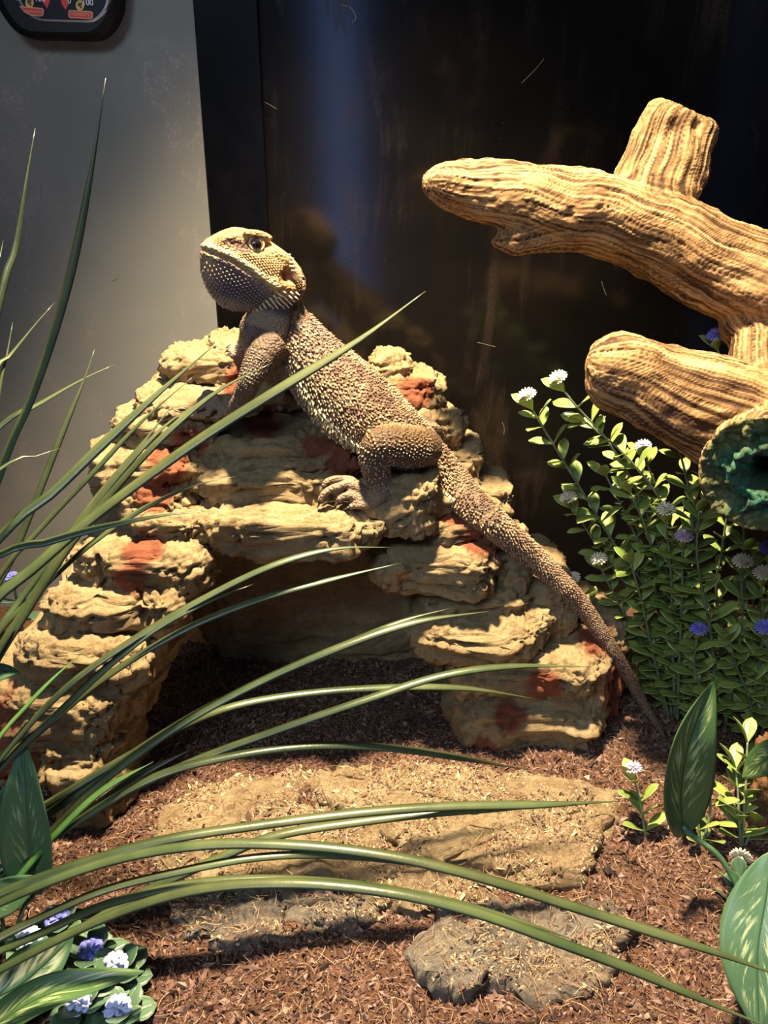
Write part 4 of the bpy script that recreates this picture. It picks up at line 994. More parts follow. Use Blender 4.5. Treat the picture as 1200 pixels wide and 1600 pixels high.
def flower_mesh(name, mat, n1=16, tube_l=0.9, R=0.75, roundp=False, matc=None):
    b = Bag(); rf = random.Random(n1)
    for ring, (n, r, z, tilt) in enumerate(((n1, R, 0.0, 0.12), (n1 - 4, R * 0.78, 0.08, 0.35 if not roundp else 0.3), (n1 // 2, R * 0.48, 0.14, 0.8 if not roundp else 0.55))):
        for k in range(n):
            a = 2 * math.pi * k / n + ring * 0.2 + rf.uniform(-.05, .05); ca, sa = math.cos(a), math.sin(a); wd = r * (0.26 if roundp else 0.13)
            pr = [(0.08, 0.35), (0.45, 0.8), (0.8, 1.0), (1.0, 0.55)] if not roundp else [(0.08, 0.3), (0.5, 0.8), (0.85, 1.15), (1.0, 0.7)]
            V = []
            for t, q in pr:
                rr_ = r * t; zz = z + r * t * tilt - 0.10 * t * t * (ring == 0)
                for sgn in (-1, 0, 1):
                    x, y = rr_, sgn * wd * q; V.append((x * ca - y * sa, x * sa + y * ca, zz + (0.02 if sgn == 0 else 0.05) * 1))
            m = len(V); V += [(x, y, zz - 0.03) for x, y, zz in V]
            F = []
            for i in range(3):
                for j in range(2):
                    p = i * 3 + j; F += [(p, p + 3, p + 4, p + 1), (m + p + 1, m + p + 4, m + p + 3, m + p)]
                F += [(i * 3, m + i * 3, m + i * 3 + 3, i * 3 + 3), (i * 3 + 2, i * 3 + 5, m + i * 3 + 5, m + i * 3 + 2)]
            F.append((9, m + 9, m + 10, 10)); F.append((10, m + 10, m + 11, 11))
            b.add(V, F, 0)
    pts = np.array([(0, 0, -tube_l), (0, 0, -tube_l * .5), (0, 0, 0.05)]); rad = np.array([0.10, 0.16, 0.26]) * R / 0.75
    V, F = tube(pts, rad, rad, (1, 0, 0), 10); b.add(V, F, 1)
    V, F = b.get(); return mesh(name, V, F, [mat, matc or M_CALYX], mi=b.m)
def petal(name, c): return plain(name, c, 0.5, 0.3, 0.15, 400)
FM = {'w': flower_mesh('cream_flower', petal('cream_petal', (0.80, 0.74, 0.56))), 'p': flower_mesh('lilac_flower', petal('lilac_petal', (0.56, 0.40, 0.55))),
      'v': flower_mesh('violet_flower', petal('violet_petal', (0.20, 0.19, 0.62)), matc=plain('violet_tube', (0.16, 0.22, 0.62))),
      'b': flower_mesh('cluster_flower_blue', petal('blue_petal', (0.20, 0.22, 0.66)), 9, 0.6, 0.85, True), 'l': flower_mesh('cluster_flower_pale', petal('pale_blue_petal', (0.52, 0.58, 0.82)), 9, 0.6, 0.85, True)}
def basis(x, z, s):
    x = nrm(x); z = nrm(z - x * (z @ x)); y = np.cross(z, x)
    return Matrix(((x[0] * s, y[0] * s, z[0] * s, 0), (x[1] * s, y[1] * s, z[1] * s, 0), (x[2] * s, y[2] * s, z[2] * s, 0), (0, 0, 0, 1)))
rp = random.Random(21); LSC = 1.5
def sprig(root, pts, kind, leaf, step, flower=None, fs=1.0, r0=0.13, start=0.12, mixk=None, buds=()):
    """pts: 3-D points base to tip; opposite pairs of leaves, each pair turned a quarter from the last"""
    path = crom(np.array(pts), 40); L = np.concatenate([[0], np.cumsum(np.linalg.norm(np.diff(path, axis=0), axis=1))])
    rad = np.linspace(r0, r0 * 0.5, 40); V, F = tube(path, rad, rad, (0.3, -0.9, 0.2), 8)
    st = obj('stem', V, F, M_STEM, root)
    Tn = nrm(np.gradient(path, axis=0)); s = L[-1] * start; k = 0; ang = rp.uniform(0, 3)
    while s < L[-1] - 0.05:
        i = min(int(np.interp(s, L, np.arange(40))), 39); t = Tn[i]; e1 = nrm(np.cross(t, (0.2, 0.3, 1))); e2 = np.cross(t, e1)
        f = s / L[-1]
        for h in (0, math.pi):
            a = ang + h + rp.uniform(-.3, .3); out = e1 * math.cos(a) + e2 * math.sin(a)
            x = nrm(out * 0.85 + t * rp.uniform(0.35, 0.75) + np.array([0, 0, 0.12])); z = nrm(t - out * 0.3 + np.array([0, -0.15, 0.5]))
            sz = leaf * LSC * rp.uniform(0.8, 1.15) * (0.75 + 0.25 * math.sin(math.pi * min(1, f + 0.15)))
            kk = kind if mixk is None or rp.random() > mixk[1] else mixk[0]
            M = basis(x, z, sz); M.translation = Vector(path[i] + out * rad[i] * 0.6)
            inst('leaf', LM[kk], st, M)
        ang += math.pi / 2; s += step * rp.uniform(0.85, 1.15); k += 1
    for a in (0.4, 2.5):
        t = Tn[-1]; e1 = nrm(np.cross(t, (0.2, 0.3, 1))); e2 = np.cross(t, e1); out = e1 * math.cos(a) + e2 * math.sin(a)
        M = basis(nrm(t + out * 0.45), nrm(out * -1 + t * 0.3), leaf * LSC * 0.8); M.translation = Vector(path[-1]); inst('leaf', LM[kind], st, M)
    if flower:
        t = nrm(Tn[-1] + np.array([0, -0.25, 0.35])); x = nrm(np.cross(t, (1, 0.2, 0.1))); M = basis(x, t, fs); M.translation = Vector(path[-1] + t * fs * 1.35)
        inst('flower', FM[flower], st, M)
    return st
def pp(L): return [P(*q) for q in L]
bx = P(1050, 1105, 49.5)
BUSH = [thing('flowering_bush', (bx[0] + dx, 49.5 + dy, 0), lb, 'plant') for dx, dy, lb in (
    (0, 0, 'tall leaning plastic plant with two bright cream flowers beside the grey driftwood limb'),
    (0.6, -0.6, 'upright plastic plant with yellow-green leaves and lilac flowers beside the mossy cut end'),
    (-0.6, 0.6, 'low bushy plastic plant with small cream flowers right behind the lizard tail'))]
BOF = [0, 0, 0, 1, 1, 2, 2, 2, 1, 1, 2, 2, 0, 0, 1]
base1 = (1062, 1130, 48.6)
for pts, kind, leaf, step, fl, fs in [
    ([(1050, 1120, 49), (1030, 960, 49.5), (960, 850, 49.5), (905, 760, 49), (862, 690, 48.6), (832, 640, 48.4)], 'y', 1.35, 1.15, 'w', 0.82),
    ([(1060, 1120, 49), (1050, 930, 49.5), (1000, 780, 49.2), (950, 690, 48.8), (905, 640, 48.4), (882, 612, 48.2)], 'y', 1.35, 1.1, 'w', 0.82),
    ([(1075, 1120, 49.2), (1068, 930, 49), (1040, 800, 48.4), (985, 720, 48), (935, 675, 48), (915, 660, 48)], 'y', 1.35, 1.1, None, 0.8),
    ([(1065, 1120, 49), (1072, 960, 48), (1082, 830, 47.2), (1075, 760, 47), (1062, 705, 46.8)], 'y', 1.35, 1.1, 'p', 0.82),
    ([(1070, 1120, 50), (1050, 900, 50), (1030, 780, 49.8), (1008, 716, 49.5)], 'g', 1.3, 1.15, 'p', 0.75),
    ([(1045, 1115, 50), (1005, 960, 50.5), (945, 870, 50), (895, 795, 49.5)], 'g', 1.3, 1.15, 'w', 0.8),
    ([(1040, 1110, 49.5), (1010, 1020, 50), (965, 940, 49.5), (940, 890, 49)], 'g', 1.25, 1.1, 'w', 0.8),
    ([(1040, 1115, 50.5), (990, 1020, 51), (930, 950, 51), (902, 915, 50.5)], 'g', 1.2, 1.1, 'w', 0.7),
    ([(1055, 1120, 48.5), (1050, 980, 47.8), (1048, 890, 47.4), (1040, 818, 47)], 'y', 1.3, 1.1, 'w', 0.85),
    ([(1058, 1125, 48.2), (1062, 1020, 47.4), (1066, 920, 46.8), (1066, 858, 46.4)], 'g', 1.3, 1.1, 'p', 0.8),
    ([(1045, 1120, 49), (1020, 1020, 48.6), (1000, 930, 48.2), (985, 880, 48)], 'g', 1.3, 1.05, None, 0.8),
    ([(1050, 1110, 50), (985, 1040, 51), (935, 1000, 51.5), (915, 965, 52)], 'g', 1.2, 1.0, None, 0.8),
    ([(1055, 1115, 49.5), (1030, 930, 49.8), (985, 820, 49.4), (948, 745, 49)], 'y', 1.35, 1.15, None, 0.8),
    ([(1060, 1118, 48.8), (1040, 940, 48.8), (1010, 830, 48.2), (985, 770, 48)], 'y', 1.35, 1.15, None, 0.8),
    ([(1068, 1120, 48.4), (1075, 900, 47.6), (1100, 790, 47), (1098, 720, 46.8)], 'y', 1.3, 1.15, None, 0.8),
]: sprig(BUSH[BOF.pop(0)], pp(pts), kind, leaf, step, fl, fs, mixk=('y' if kind == 'g' else 'g', 0.3))
bx2 = P(1150, 1120, 48); 
BUSH2 = [thing('flowering_bush', (bx2[0] + dx, 48.5, 0), lb, 'plant') for dx, lb in (
    (0, 'shaded plastic plant with grey-green leaves and two white flowers under the mossy cut end'),
    (0.8, 'shaded plastic plant with violet flowers, one peeking up behind the grey driftwood limb'))]
BOF2 = [0, 0, 0, 1, 1, 0, 1, 0, 1, 1, 0, 1]
for pts, kind, leaf, step, fl, fs in [
    ([(1120, 1140, 47.5), (1112, 1000, 46.5), (1090, 880, 46), (1092, 800, 45.6)], 'g', 1.4, 1.1, None, 0.9),
    ([(1130, 1150, 47.5), (1150, 1040, 46.5), (1160, 960, 46), (1158, 900, 45.8)], 'g', 1.4, 1.2, 'w', 0.9),
    ([(1160, 1150, 47), (1185, 1050, 46), (1192, 980, 45.5), (1190, 918, 45.2)], 'g', 1.4, 1.2, 'w', 0.9),
    ([(1170, 1150, 48), (1195, 1010, 47.5), (1202, 930, 47.4), (1200, 880, 47.2)], 'g', 1.2, 1.2, 'v', 0.95),
    ([(1110, 1140, 47), (1098, 1090, 46.5), (1085, 1040, 46), (1088, 1000, 45.6)], 'g', 1.35, 1.0, 'v', 0.8),
    ([(1140, 1145, 49), (1120, 940, 49), (1128, 860, 48.8), (1140, 780, 48.5)], 'g', 1.35, 1.2, None, 0.9),
    ([(1160, 1140, 50), (1165, 900, 50), (1150, 700, 50), (1130, 580, 50), (1122, 548, 49.8)], 'g', 1.3, 2.0, 'v', 0.85),
    ([(1100, 1140, 48.5), (1080, 1060, 48.5), (1062, 1010, 48.2), (1050, 960, 48)], 'g', 1.3, 1.0, None, 0.8),
    ([(1180, 1150, 46.5), (1170, 1090, 46), (1150, 1040, 45.6), (1140, 1000, 45.2)], 'g', 1.35, 1.0, None, 0.9),
    ([(1190, 1150, 46), (1200, 1100, 45.5), (1205, 1040, 45), (1196, 1000, 44.8)], 'g', 1.35, 1.0, 'v', 0.9),
    ([(1150, 1150, 49), (1130, 1080, 49.5), (1110, 1020, 50), (1100, 930, 50)], 'g', 1.3, 1.0, None, 0.9),
    ([(1200, 1150, 49), (1210, 1060, 49.5), (1180, 960, 50), (1170, 860, 50)], 'g', 1.3, 1.1, None, 0.9),
]: sprig(BUSH2[BOF2.pop(0)], pp(pts), kind, leaf, step, fl, fs, mixk=None)
# small sprigs standing in the soil on the right
def gsprig(name, gpx, tips, kind, leaf, step, fl, fs, label, Y=None):
    g = G(*gpx); th = thing(name, (g[0], g[1], 0), label, 'plant')
    for tip in tips:
        t = P(*tip); mid = g * 0.5 + t * 0.5 + np.array([rp.uniform(-.3, .3), rp.uniform(-.3, .3), 0.3]); sprig(th, [g + [0, 0, -0.4], mid, t], kind, leaf, step, fl, fs, r0=0.11, start=0.25)
gsprig('flower_sprig', (1012, 1312), [(992, 1222, 38.2)], 'y', 1.25, 0.95, 'p', 0.72, 'single low sprig with round yellow-green leaves and one lilac flower in the soil')
gsprig('leafy_sprig', (1095, 1330), [(1108, 1222, 37.5), (1080, 1255, 37.0)], 'y', 1.15, 0.95, None, 0.8, 'leafy yellow-green sprig growing behind the upright variegated leaf stalk')
gsprig('leafy_sprig', (1160, 1330), [(1168, 1160, 38.5), (1150, 1200, 38), (1195, 1215, 38.5)], 'y', 1.35, 1.0, None, 0.8, 'taller leafy sprig with pale green leaves beside the brown bark piece')
gsprig('flower_sprig', (1150, 1420), [(1155, 1368, 33.8), (1140, 1395, 33.2)], 't', 0.95, 0.7, 'w', 0.85, 'little sprig with two cream flowers behind the broad drooping leaf')

# ------------------------------------------------------------------ large variegated leaves
def m_var(name, c0, c1, pale, amount, teal):
    t = NT(name, 0.34, 0.5); u, v = t.attr('along', 'Fac'), t.attr('across', 'Fac'); av = t.math('ABSOLUTE', v)
    cb = t.n('CombineXYZ'); t.l(t.math('SUBTRACT', t.math('MULTIPLY', u, 7.0), t.math('MULTIPLY', av, 3.2)), cb.inputs[0]); t.l(t.math('MULTIPLY', v, 1.1), cb.inputs[1])
    n = t.noise(cb.outputs[0], 2.2, 4, 0.6)
    band = t.ramp(av, [(0.06, (0, 0, 0)), (0.18, (1, 1, 1)), (0.42, (1, 1, 1)), (0.75, (0, 0, 0))])
    m = t.math('MULTIPLY', t.ramp(n, [(0.52 - amount, (0, 0, 0)), (0.60 - amount * 0.6, (1, 1, 1))]), band)
    m = t.math('MULTIPLY', m, t.ramp(u, [(0.10, (0, 0, 0)), (0.28, (1, 1, 1)), (0.82, (1, 1, 1)), (0.95, (0, 0, 0))]))
    col = t.mix(t.noise(t.coord(), 30, 3), c0, c1)
    col = t.mix(t.math('MULTIPLY', m, 0.85), col, pale)
    weave = t.noise(t.coord(), 1500, 1)
    rib = t.ramp(av, [(0.0, (1, 1, 1)), (0.05, (0, 0, 0))]); b = t.bump(rib, 0.6, -0.0012); b = t.bump(weave, 0.2, 0.0003, b)
    return t.done(col, b)
MV1 = m_var('dark_green_variegated', (0.042, 0.095, 0.028), (0.085, 0.16, 0.05), (0.42, 0.50, 0.20), 0.02, 0)
MV2 = m_var('broad_green_variegated', (0.042, 0.10, 0.045), (0.085, 0.165, 0.075), (0.42, 0.50, 0.26), 0.0, 1)
MV3 = m_var('plain_green_leaf', (0.035, 0.085, 0.036), (0.07, 0.14, 0.06), (0.20, 0.30, 0.16), -0.02, 1)
MV4 = m_var('green_cream_variegated', (0.045, 0.12, 0.055), (0.09, 0.19, 0.09), (0.62, 0.66, 0.42), 0.12, 0)
M_BST = plain('green_plastic_stalk', (0.06, 0.14, 0.07), 0.28, 0.6, 0.25, 100)
def big_leaf(name, parent, mid, wpx, nrmv, mat, fold=0.25, curl=0.0, shape=0.8, nu=30, nv=15):
    """mid: 3-D midrib points base to tip, wpx half width in cm"""
    path = crom(np.array(mid), nu); Tn = nrm(np.gradient(path, axis=0)); Nn = nrm(np.asarray(nrmv, float) - (Tn @ np.asarray(nrmv, float))[:, None] * Tn); Bn = np.cross(Tn, Nn)
    u = np.linspace(0, 1, nu); w = wpx * np.sin(math.pi * u ** shape) ** 0.75; w = np.maximum(w, 0.04); v = np.linspace(-1, 1, nv)
    lay = []
    for off in (0.035, -0.035):
        for i in range(nu):
            x = v * w[i]; lay.append(path[i] + np.outer(x, Bn[i]) + np.outer(fold * np.abs(x) + curl * x * x + off * (1 - 0.8 * np.abs(v)) + 0.03 * np.sin(u[i] * 14 + np.abs(v) * 5) * np.abs(v), Nn[i]))
    V = np.vstack(lay); o = nu * nv; F = []
    for i in range(nu - 1):
        for j in range(nv - 1):
            a, b_, c_, d_ = i * nv + j, (i + 1) * nv + j, (i + 1) * nv + j + 1, i * nv + j + 1; F += [(a, b_, c_, d_), (o + d_, o + c_, o + b_, o + a)]
        F += [(i * nv, o + i * nv, o + (i + 1) * nv, (i + 1) * nv), ((i + 1) * nv + nv - 1, o + (i + 1) * nv + nv - 1, o + i * nv + nv - 1, i * nv + nv - 1)]
    U, Vv = np.meshgrid(u, v, indexing='ij')
    return obj(name, V, F, mat, parent, attrs={'along': np.tile(U.ravel(), 2), 'across': np.tile(Vv.ravel(), 2)})
def stalk(parent, pts, r, mat, name='stalk'):
    p = crom(np.array(pts), 40); V, F = tube(p, np.linspace(r, r * 0.8, 40), np.linspace(r, r * 0.8, 40), (0.2, -1, 0.3), 10); return obj(name, V, F, mat, parent)
CAMV = lambda p: nrm(np.array([0, 0, CAMZ]) - p)
gp = np.array([22.0, 27.0, 0.0])
ivy = thing('variegated_plant', gp, 'plastic pothos with one upright variegated leaf and one broad drooping leaf', 'plant')
k0 = [P(1068, 1306, 33.0), P(1062, 1240, 33.2), P(1075, 1160, 33.4), P(1114, 1066, 34.0)]
big_leaf('leaf', ivy, k0, 1.55, nrm(CAMV(k0[1]) + np.array([0.55, 0, 0.0])), MV1, fold=0.45, shape=0.72)
stalk(ivy, [P(1066, 1290, 32.9), P(1085, 1308, 32.6), P(1125, 1340, 32.0), P(1160, 1400, 31.0), P(1190, 1450, 30.0), P(1240, 1520, 28.5), gp + [0, 0, -0.5]], 0.16, M_BST)
k1 = [P(1215, 1440, 29.0), P(1190, 1470, 28.2), P(1180, 1530, 27.3), P(1186, 1600, 26.3)]
k1 = [P(1206, 1330, 28.5), P(1196, 1400, 27.4), P(1182, 1490, 26.0), P(1186, 1612, 24.2)]
big_leaf('leaf', ivy, k1, 1.62, nrm(CAMV(k1[1]) + np.array([0.1, 0, 0.2])), MV2, fold=0.10, shape=0.95)
k2 = [P(1220, 1215, 35), P(1190, 1195, 35.4), P(1160, 1182, 35.8)]
big_leaf('leaf', ivy, [P(1240, 1165, 35), P(1205, 1180, 35.3), P(1160, 1215, 35.8)], 0.8, nrm(CAMV(k2[1]) + np.array([0, 0, 0.4])), MV1, fold=0.2)
big_leaf('leaf', ivy, [P(1240, 1560, 27), P(1200, 1585, 26.8), P(1150, 1600, 26.4)], 0.6, CAMV(k1[1]), MV3)
gl = np.array([-19.0, 29.0, 0.0])
ivy2 = thing('variegated_plant', gl, 'plastic pothos with green and cream streaked leaves beside the arching grass', 'plant')
k3 = [P(52, 1400, 30.0), P(48, 1330, 30.4), P(42, 1250, 30.8), P(37, 1158, 31.5)]
big_leaf('leaf', ivy2, k3, 1.30, nrm(CAMV(k3[1]) + np.array([-0.35, 0, 0])), MV3, fold=0.40, shape=0.70)
k4 = [P(-60, 1580, 26.5), P(20, 1545, 26.6), P(70, 1505, 26.8), P(115, 1462, 27.2)]
big_leaf('leaf', ivy2, k4, 1.35, nrm(CAMV(k4[1]) + np.array([0, 0, 0.4])), MV4, fold=0.15, shape=1.0)
k5 = [P(-60, 1640, 25.2), P(50, 1565, 25.3), P(140, 1535, 25.5), P(225, 1518, 25.8)]
big_leaf('leaf', ivy2, k5, 0.85, nrm(CAMV(k5[1]) + np.array([0, 0, 0.9])), MV1, fold=0.3, shape=0.8)
k6 = [P(-40, 1420, 29), P(10, 1400, 29.2), P(60, 1370, 29.4)]; big_leaf('leaf', ivy2, k6, 0.9, nrm(CAMV(k6[1])), MV3, fold=0.2)
k7 = [P(-60, 1330, 30), P(-20, 1300, 30.5), P(10, 1230, 31)]; big_leaf('leaf', ivy2, k7, 0.9, nrm(CAMV(k7[1])), MV3, fold=0.2)
k8 = [P(-50, 1060, 33), P(0, 1050, 33.2), P(32, 1052, 33.5)]; big_leaf('leaf', ivy2, k8, 0.5, nrm(CAMV(k8[1])), MV3, fold=0.2)
for kk in (k3, k4, k5, k6, k7, k8): stalk(ivy2, [kk[0], kk[0] * 0.6 + gl * 0.4 + [0, 0, 0.5], gl + [0, 0, -0.4]], 0.12, M_BST)
# succulents with little clusters of flowers, lower left
def rosette(gpx, z, n, label, fl, leaf=1.75):
    g = G(*gpx); th = thing('flowering_succulent', (g[0], g[1], 0), label, 'plant')
    top = g + np.array([0, 0, z]); st = stalk(th, [g + [0, 0, -0.4], (g + top) / 2, top], 0.12, M_STEM, 'stem')
    for k in range(n):
        a = k * 2.4 + rp.random(); e = 0.15 + 0.75 * (k / n); out = np.array([math.cos(a), math.sin(a), 0.0]); x = nrm(out * math.cos(e) + np.array([0, -0.1, math.sin(e)]))
        M = basis(x, nrm(np.array([0, 0, 1.0]) - out * 0.3), leaf * rp.uniform(0.85, 1.15) * (1 - 0.3 * k / n)); M.translation = Vector(top - np.array([0, 0, (1 - k / n) * z * 0.6])); inst('leaf', LM['t'], st, M)
    M = basis(np.array([1.0, 0, 0]), nrm(np.array([0.1, -0.5, 1.0])), 0.75); M.translation = Vector(top + np.array([0, -0.1, 0.35])); inst('flower', FM[fl], st, M)
rosette((100, 1475), 1.5, 9, 'round-leaved succulent with a deep blue flower cluster under the dark grass blades', 'b')
rosette((150, 1520), 1.3, 9, 'round-leaved succulent with a violet flower cluster between blue and pale blue ones', 'b')
rosette((188, 1545), 1.4, 10, 'round-leaved succulent with a pale blue flower cluster by the bare soil', 'l')
rosette((130, 1590), 0.9, 9, 'low round-leaved succulent with a greyish white flower beneath the streaked leaf', 'l')
rosette((55, 1500), 1.2, 8, 'round-leaved succulent with a pale flower behind the cream streaked leaf', 'l')
rosette((190, 1600), 0.8, 8, 'round-leaved succulent with a pale flower next to the greyish white flower', 'l', 1.7)
rosette((40, 1010), 6.2, 8, 'succulent with round leaves and a violet flower behind the slanting grass blades', 'b')
# brown bark piece at the right edge
V, F, Fa = slab_mesh(P(1178, 1260, 36)[0], P(1290, 1260, 36)[0], 35.5, 40, -0.5, P(1200, 1195, 36)[2], 77, ex=0.9, pex=0.7, amp=0.25)
tb = NT('coconut_bark', 0.9, 0.1); cb_ = tb.coord(); nb = tb.noise(tb.coord((1, 1, 3)), 110, 7, 0.75)
obj('bark_piece', V, F, tb.done(tb.ramp(nb, [(0.3, (0.06, 0.028, 0.014)), (0.5, (0.24, 0.12, 0.055)), (0.7, (0.42, 0.25, 0.13))]), tb.bump(tb.noise(tb.coord((1, 1, 3)), 125, 7, 0.75, 0.3), 1.0, 0.003)), None, (P(1230, 1260, 36)[0], 37.5, 0), label='rough reddish brown chunk of coconut bark beside the pale sprig', cat='bark')
# ------------------------------------------------------------------ dual dial gauge on the grey panel
gc = P(96, 0, YW - 0.6); K = cpp(gc) * 1.0
def gp2(px, py): 
    p = P(px, py, YW - 0.6); return p[0], p[2]
def rpoly(pts, r, n=6):
    pts = np.array(pts, float); out = []; m = len(pts)
    for i in range(m):
        a, b_, c_ = pts[i - 1], pts[i], pts[(i + 1) % m]
        d1, d2 = nrm(a - b_), nrm(c_ - b_); q = min(r, 0.45 * np.linalg.norm(a - b_), 0.45 * np.linalg.norm(c_ - b_))
        for t in np.linspace(0, 1, n): out.append((1 - t) ** 2 * (b_ + d1 * q) + 2 * t * (1 - t) * b_ + t * t * (b_ + d2 * q))
    return np.array(out)
def plate(outline, y0, y1, bev):
    """y0 back, y1 front"""
    c = outline.mean(0); n = len(outline); V = []
    rings = [(1.0, y0), (1.0, y1 + bev), (1 - 0.5 * bev / 2.5, y1 + bev * 0.3), (1 - bev / 2.5, y1)]
    for k, y in rings: q = c + (outline - c) * k; V += [(x, y, z) for x, z in q]
    F = [(i * n + j, i * n + (j + 1) % n, (i + 1) * n + (j + 1) % n, (i + 1) * n + j) for i in range(3) for j in range(n)]
    return np.array(V), F + [tuple(range(n)), tuple(range(4 * n - 1, 3 * n - 1, -1))]
gcz = P(96, -8, YW - 0.6)
gauge = thing('thermometer_gauge', (gcz[0], YW - 0.25, gcz[2]), 'black dual dial thermometer and humidity gauge mounted on the grey panel', 'gauge')
M_GBK = plain('black_gauge_plastic', (0.006, 0.006, 0.006), 0.5, 0.25, 0.2, 80)
hous = rpoly([gp2(-12, -80), gp2(200, -80), gp2(192, 30), gp2(165, 64), gp2(38, 62), gp2(2, 12)], 2.0, 8)
V, F = plate(hous, YW - 0.25, YW - 1.9, 0.35); obj('housing', V, F, M_GBK, gauge, smooth=False)
inner = rpoly([gp2(22, -70), gp2(186, -70), gp2(182, 18), gp2(160, 42), gp2(62, 39), gp2(34, 4)], 1.3, 8)
V, F = plate(inner, YW - 1.7, YW - 1.95, 0.08); tc_ = NT('chrome_bezel', 0.18, 0.5); tc_.b.inputs['Metallic'].default_value = 1.0
M_CHR = tc_.done((0.85, 0.83, 0.78)); obj('bezel', V, F, M_CHR, gauge, smooth=False)
ci = inner.mean(0); face_ = ci + (inner - ci) * 0.91
M_FACE = plain('gauge_face_print', (0.006, 0.006, 0.009), 0.4, 0.2, 0.2, 60)
V, F = plate(face_, YW - 1.9, YW - 1.99, 0.02); fobj = obj('dial_face', V, F, M_FACE, gauge, smooth=False)
M_RED = plain('red_print', (0.75, 0.06, 0.04), 0.4, 0.3, 0.1, 60); M_WHT = plain('white_print', (0.95, 0.95, 0.92), 0.4, 0.3, 0.05, 60); M_YEL = plain('yellow_print', (0.75, 0.50, 0.10), 0.4, 0.3, 0.1, 60); M_CRM = plain('pale_orange_print', (0.80, 0.42, 0.22), 0.4, 0.3, 0.1, 60); M_GRY = plain('grey_print', (0.45, 0.45, 0.5), 0.4, 0.3, 0.1, 60); M_DKR = plain('dark_red_emblem', (0.16, 0.03, 0.02), 0.4, 0.3, 0.1, 60)
def flat(name, pts, y, m, parent=None):
    q = np.array([gp2(*p) for p in pts]); n = len(q)
    V = np.vstack([[(x, y, z) for x, z in q], [(x, y + 0.02, z) for x, z in q]])
    obj(name, V, [tuple(range(n - 1, -1, -1)), tuple(range(n, 2 * n))] + [(j, (j + 1) % n, (j + 1) % n + n, j + n) for j in range(n)], m, parent or fobj, smooth=False)
yf = YW - 2.01
def arc(cx, cy, r0, r1, a0, a1, n=10):
    o = [(cx + r1 * math.cos(a), cy + r1 * math.sin(a)) for a in np.linspace(a0, a1, n)]; return o + [(cx + r0 * math.cos(a), cy + r0 * math.sin(a)) for a in np.linspace(a1, a0, n)]
flat('red_zone', [(81, -14), (92, -12), (90, 8), (86, 20), (79, 10)], yf, M_RED); flat('red_zone', [(103, -10), (112, -12), (119, 12), (114, 22), (108, 12)], yf, M_RED)
flat('label_border', [(43, 16), (78, 19), (81, 22), (80, 30), (76, 32), (62, 31), (52, 26)], yf, M_CRM); flat('label_plate', [(46, 18), (77, 20.5), (79.5, 23), (78.5, 29), (75, 30.5), (62, 29), (54, 25)], yf - 0.02, M_RED)
flat('label_border', [(119, 22), (153, 24), (156, 27), (155, 34), (152, 36), (121, 34.5), (118, 31)], yf, M_CRM); flat('label_plate', [(120.5, 23.5), (152, 25.5), (154.5, 28), (153.5, 33), (151, 34.5), (121.5, 33), (119.5, 30)], yf - 0.02, M_RED)
def oval(cx, cy, rx, ry, n=20): return [(cx + rx * math.cos(a), cy + ry * math.sin(a)) for a in np.linspace(0, 2 * math.pi, n, endpoint=False)]
for cx, cy in ((59, 11), (136, 15)):
    flat('emblem_badge', oval(cx, cy, 6.5, 8), yf - 0.01, M_YEL); flat('emblem', [(cx - 3, cy - 4), (cx + 3, cy - 4.5), (cx + 3.5, cy - 1), (cx + 1, cy + 0.5), (cx + 3.5, cy + 2), (cx + 1.5, cy + 5.5), (cx - 0.5, cy + 2), (cx - 3.5, cy + 0.5)], yf - 0.03, M_DKR)
for k in range(7):
    a = -0.35 + 0.16 * k; flat('tick_mark', arc(128, -22, 36, 41 - (k % 2) * 2, a, a + 0.05, 3), yf, M_GRY)
for k in range(6):
    a = math.pi + 0.25 - 0.16 * k; flat('tick_mark', arc(70, -22, 34, 39, a, a + 0.05, 3), yf, M_GRY)
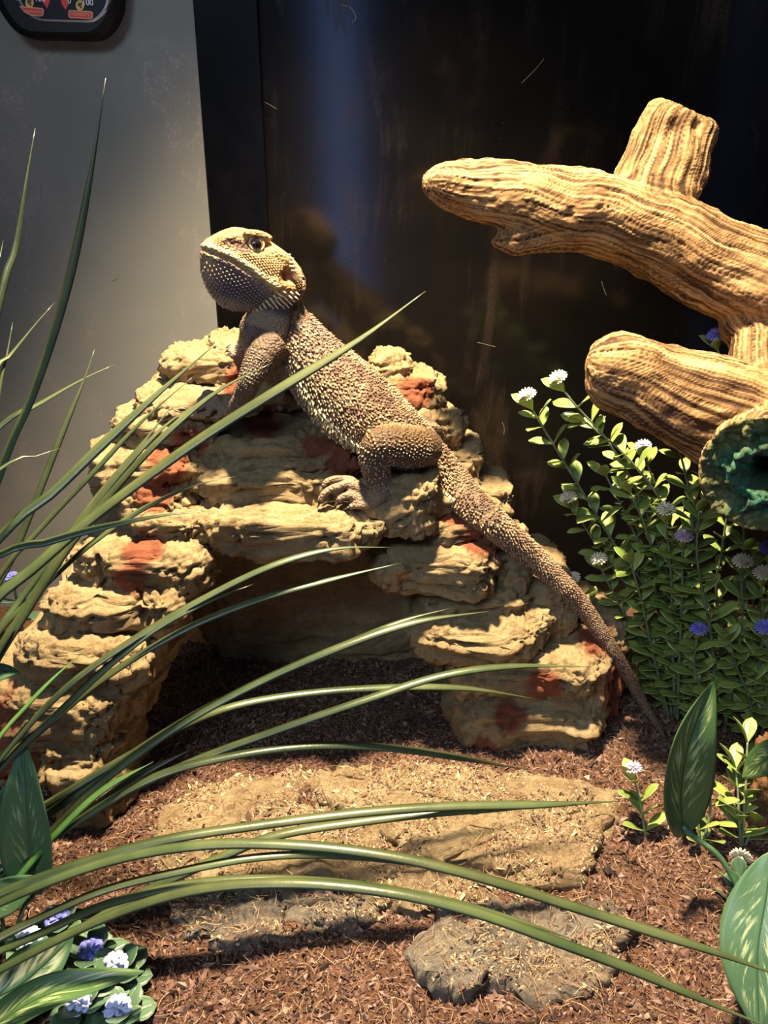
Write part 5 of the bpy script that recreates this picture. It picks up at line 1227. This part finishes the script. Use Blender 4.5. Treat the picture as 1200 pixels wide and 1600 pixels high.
def text(s, px, py, hpx, m, y=yf - 0.03, rot=0.0):
    c = bpy.data.curves.new('t', 'FONT'); c.body = s; c.align_x = 'CENTER'; c.align_y = 'CENTER'; c.size = 1.0; c.extrude = 0.0
    o = bpy.data.objects.new('t', c); COL.objects.link(o); dg = bpy.context.evaluated_depsgraph_get(); me = bpy.data.meshes.new_from_object(o.evaluated_get(dg))
    v = np.empty(len(me.vertices) * 3); me.vertices.foreach_get('co', v); v = v.reshape(-1, 3); F = [tuple(p.vertices) for p in me.polygons]
    bpy.data.objects.remove(o); x0, z0 = gp2(px, py); h = hpx * cpp(P(px, py, YW - 2)) * 1.4
    cr, sr = math.cos(rot), math.sin(rot); v = np.stack([v[:, 0] * cr - v[:, 1] * sr, v[:, 0] * sr + v[:, 1] * cr], 1)
    obj('printed_text', np.stack([x0 + v[:, 0] * h, np.full(len(v), y), z0 + v[:, 1] * h], 1), F, m, fobj, smooth=False)
text('THERMOMETER', 65, 25, 3.3, M_CRM, rot=-0.06); text('HUMIDITY', 137, 29.2, 4.4, M_CRM, rot=-0.06)
for s, x, y in (('20', 43, 3), ('120', 75, 5), ('0', 120, 8), ('90', 152, 2), ('100', 148, 11)): text(s, x, y, 8.5, M_WHT)
for cx in (66, 130):
    flat('dial_pointer', [(cx - 1, -40), (cx + 1, -40), (cx + 1.6, -12), (cx - 1.6, -12)], yf - 0.05, M_WHT)
# a few stray fibres stuck to the back panels
M_FIB = plain('white_lint', (0.30, 0.27, 0.22), 0.8, 0.1, 0.1, 60)
for L, panel, label in [
    ([(62, 283), (65, 300), (62, 312)], 'g', 'upright pale lint thread on the grey panel between the two tall grass blades'),
    ([(82, 420), (88, 418), (92, 416)], 'g', 'short pale lint thread on the grey panel left of the tall dark blade'),
    ([(176, 438), (183, 435), (186, 428)], 'g', 'curled pale lint thread on the grey panel level with the lizard chin'),
    ([(414, 160), (422, 164), (432, 170)], 't', 'crossed lint thread on the edge of the black strip'),
    ([(746, 535), (758, 538), (774, 542)], 'b', 'level lint thread on the black panel above the cream flowers'),
    ([(785, 660), (788, 670), (787, 680)], 'b', 'upright lint thread on the black panel beside the cream flowers'),
    ([(940, 440), (945, 456), (948, 462)], 'b', 'small lint thread on the black panel between the two driftwood limbs'),
    ([(850, 92), (835, 110), (815, 130)], 'b', 'slanting scratch of lint on the black panel above the driftwood tip'),
    ([(533, 8), (548, 12), (556, 28), (550, 36)], 'b', 'hooked lint thread on the black panel over the blue reflection')]:
    yy = YW - {'g': 0.27, 't': 0.42, 'b': 0.02}[panel]
    p = crom(np.array([P(a, b_, yy) for a, b_ in L]), 16); V, F = tube(p, 0.014, 0.014, (0.1, -1, 0.2), 5)
    obj('lint_fibre', V, F, M_FIB, None, tuple(p[8]), label=label, cat='lint')
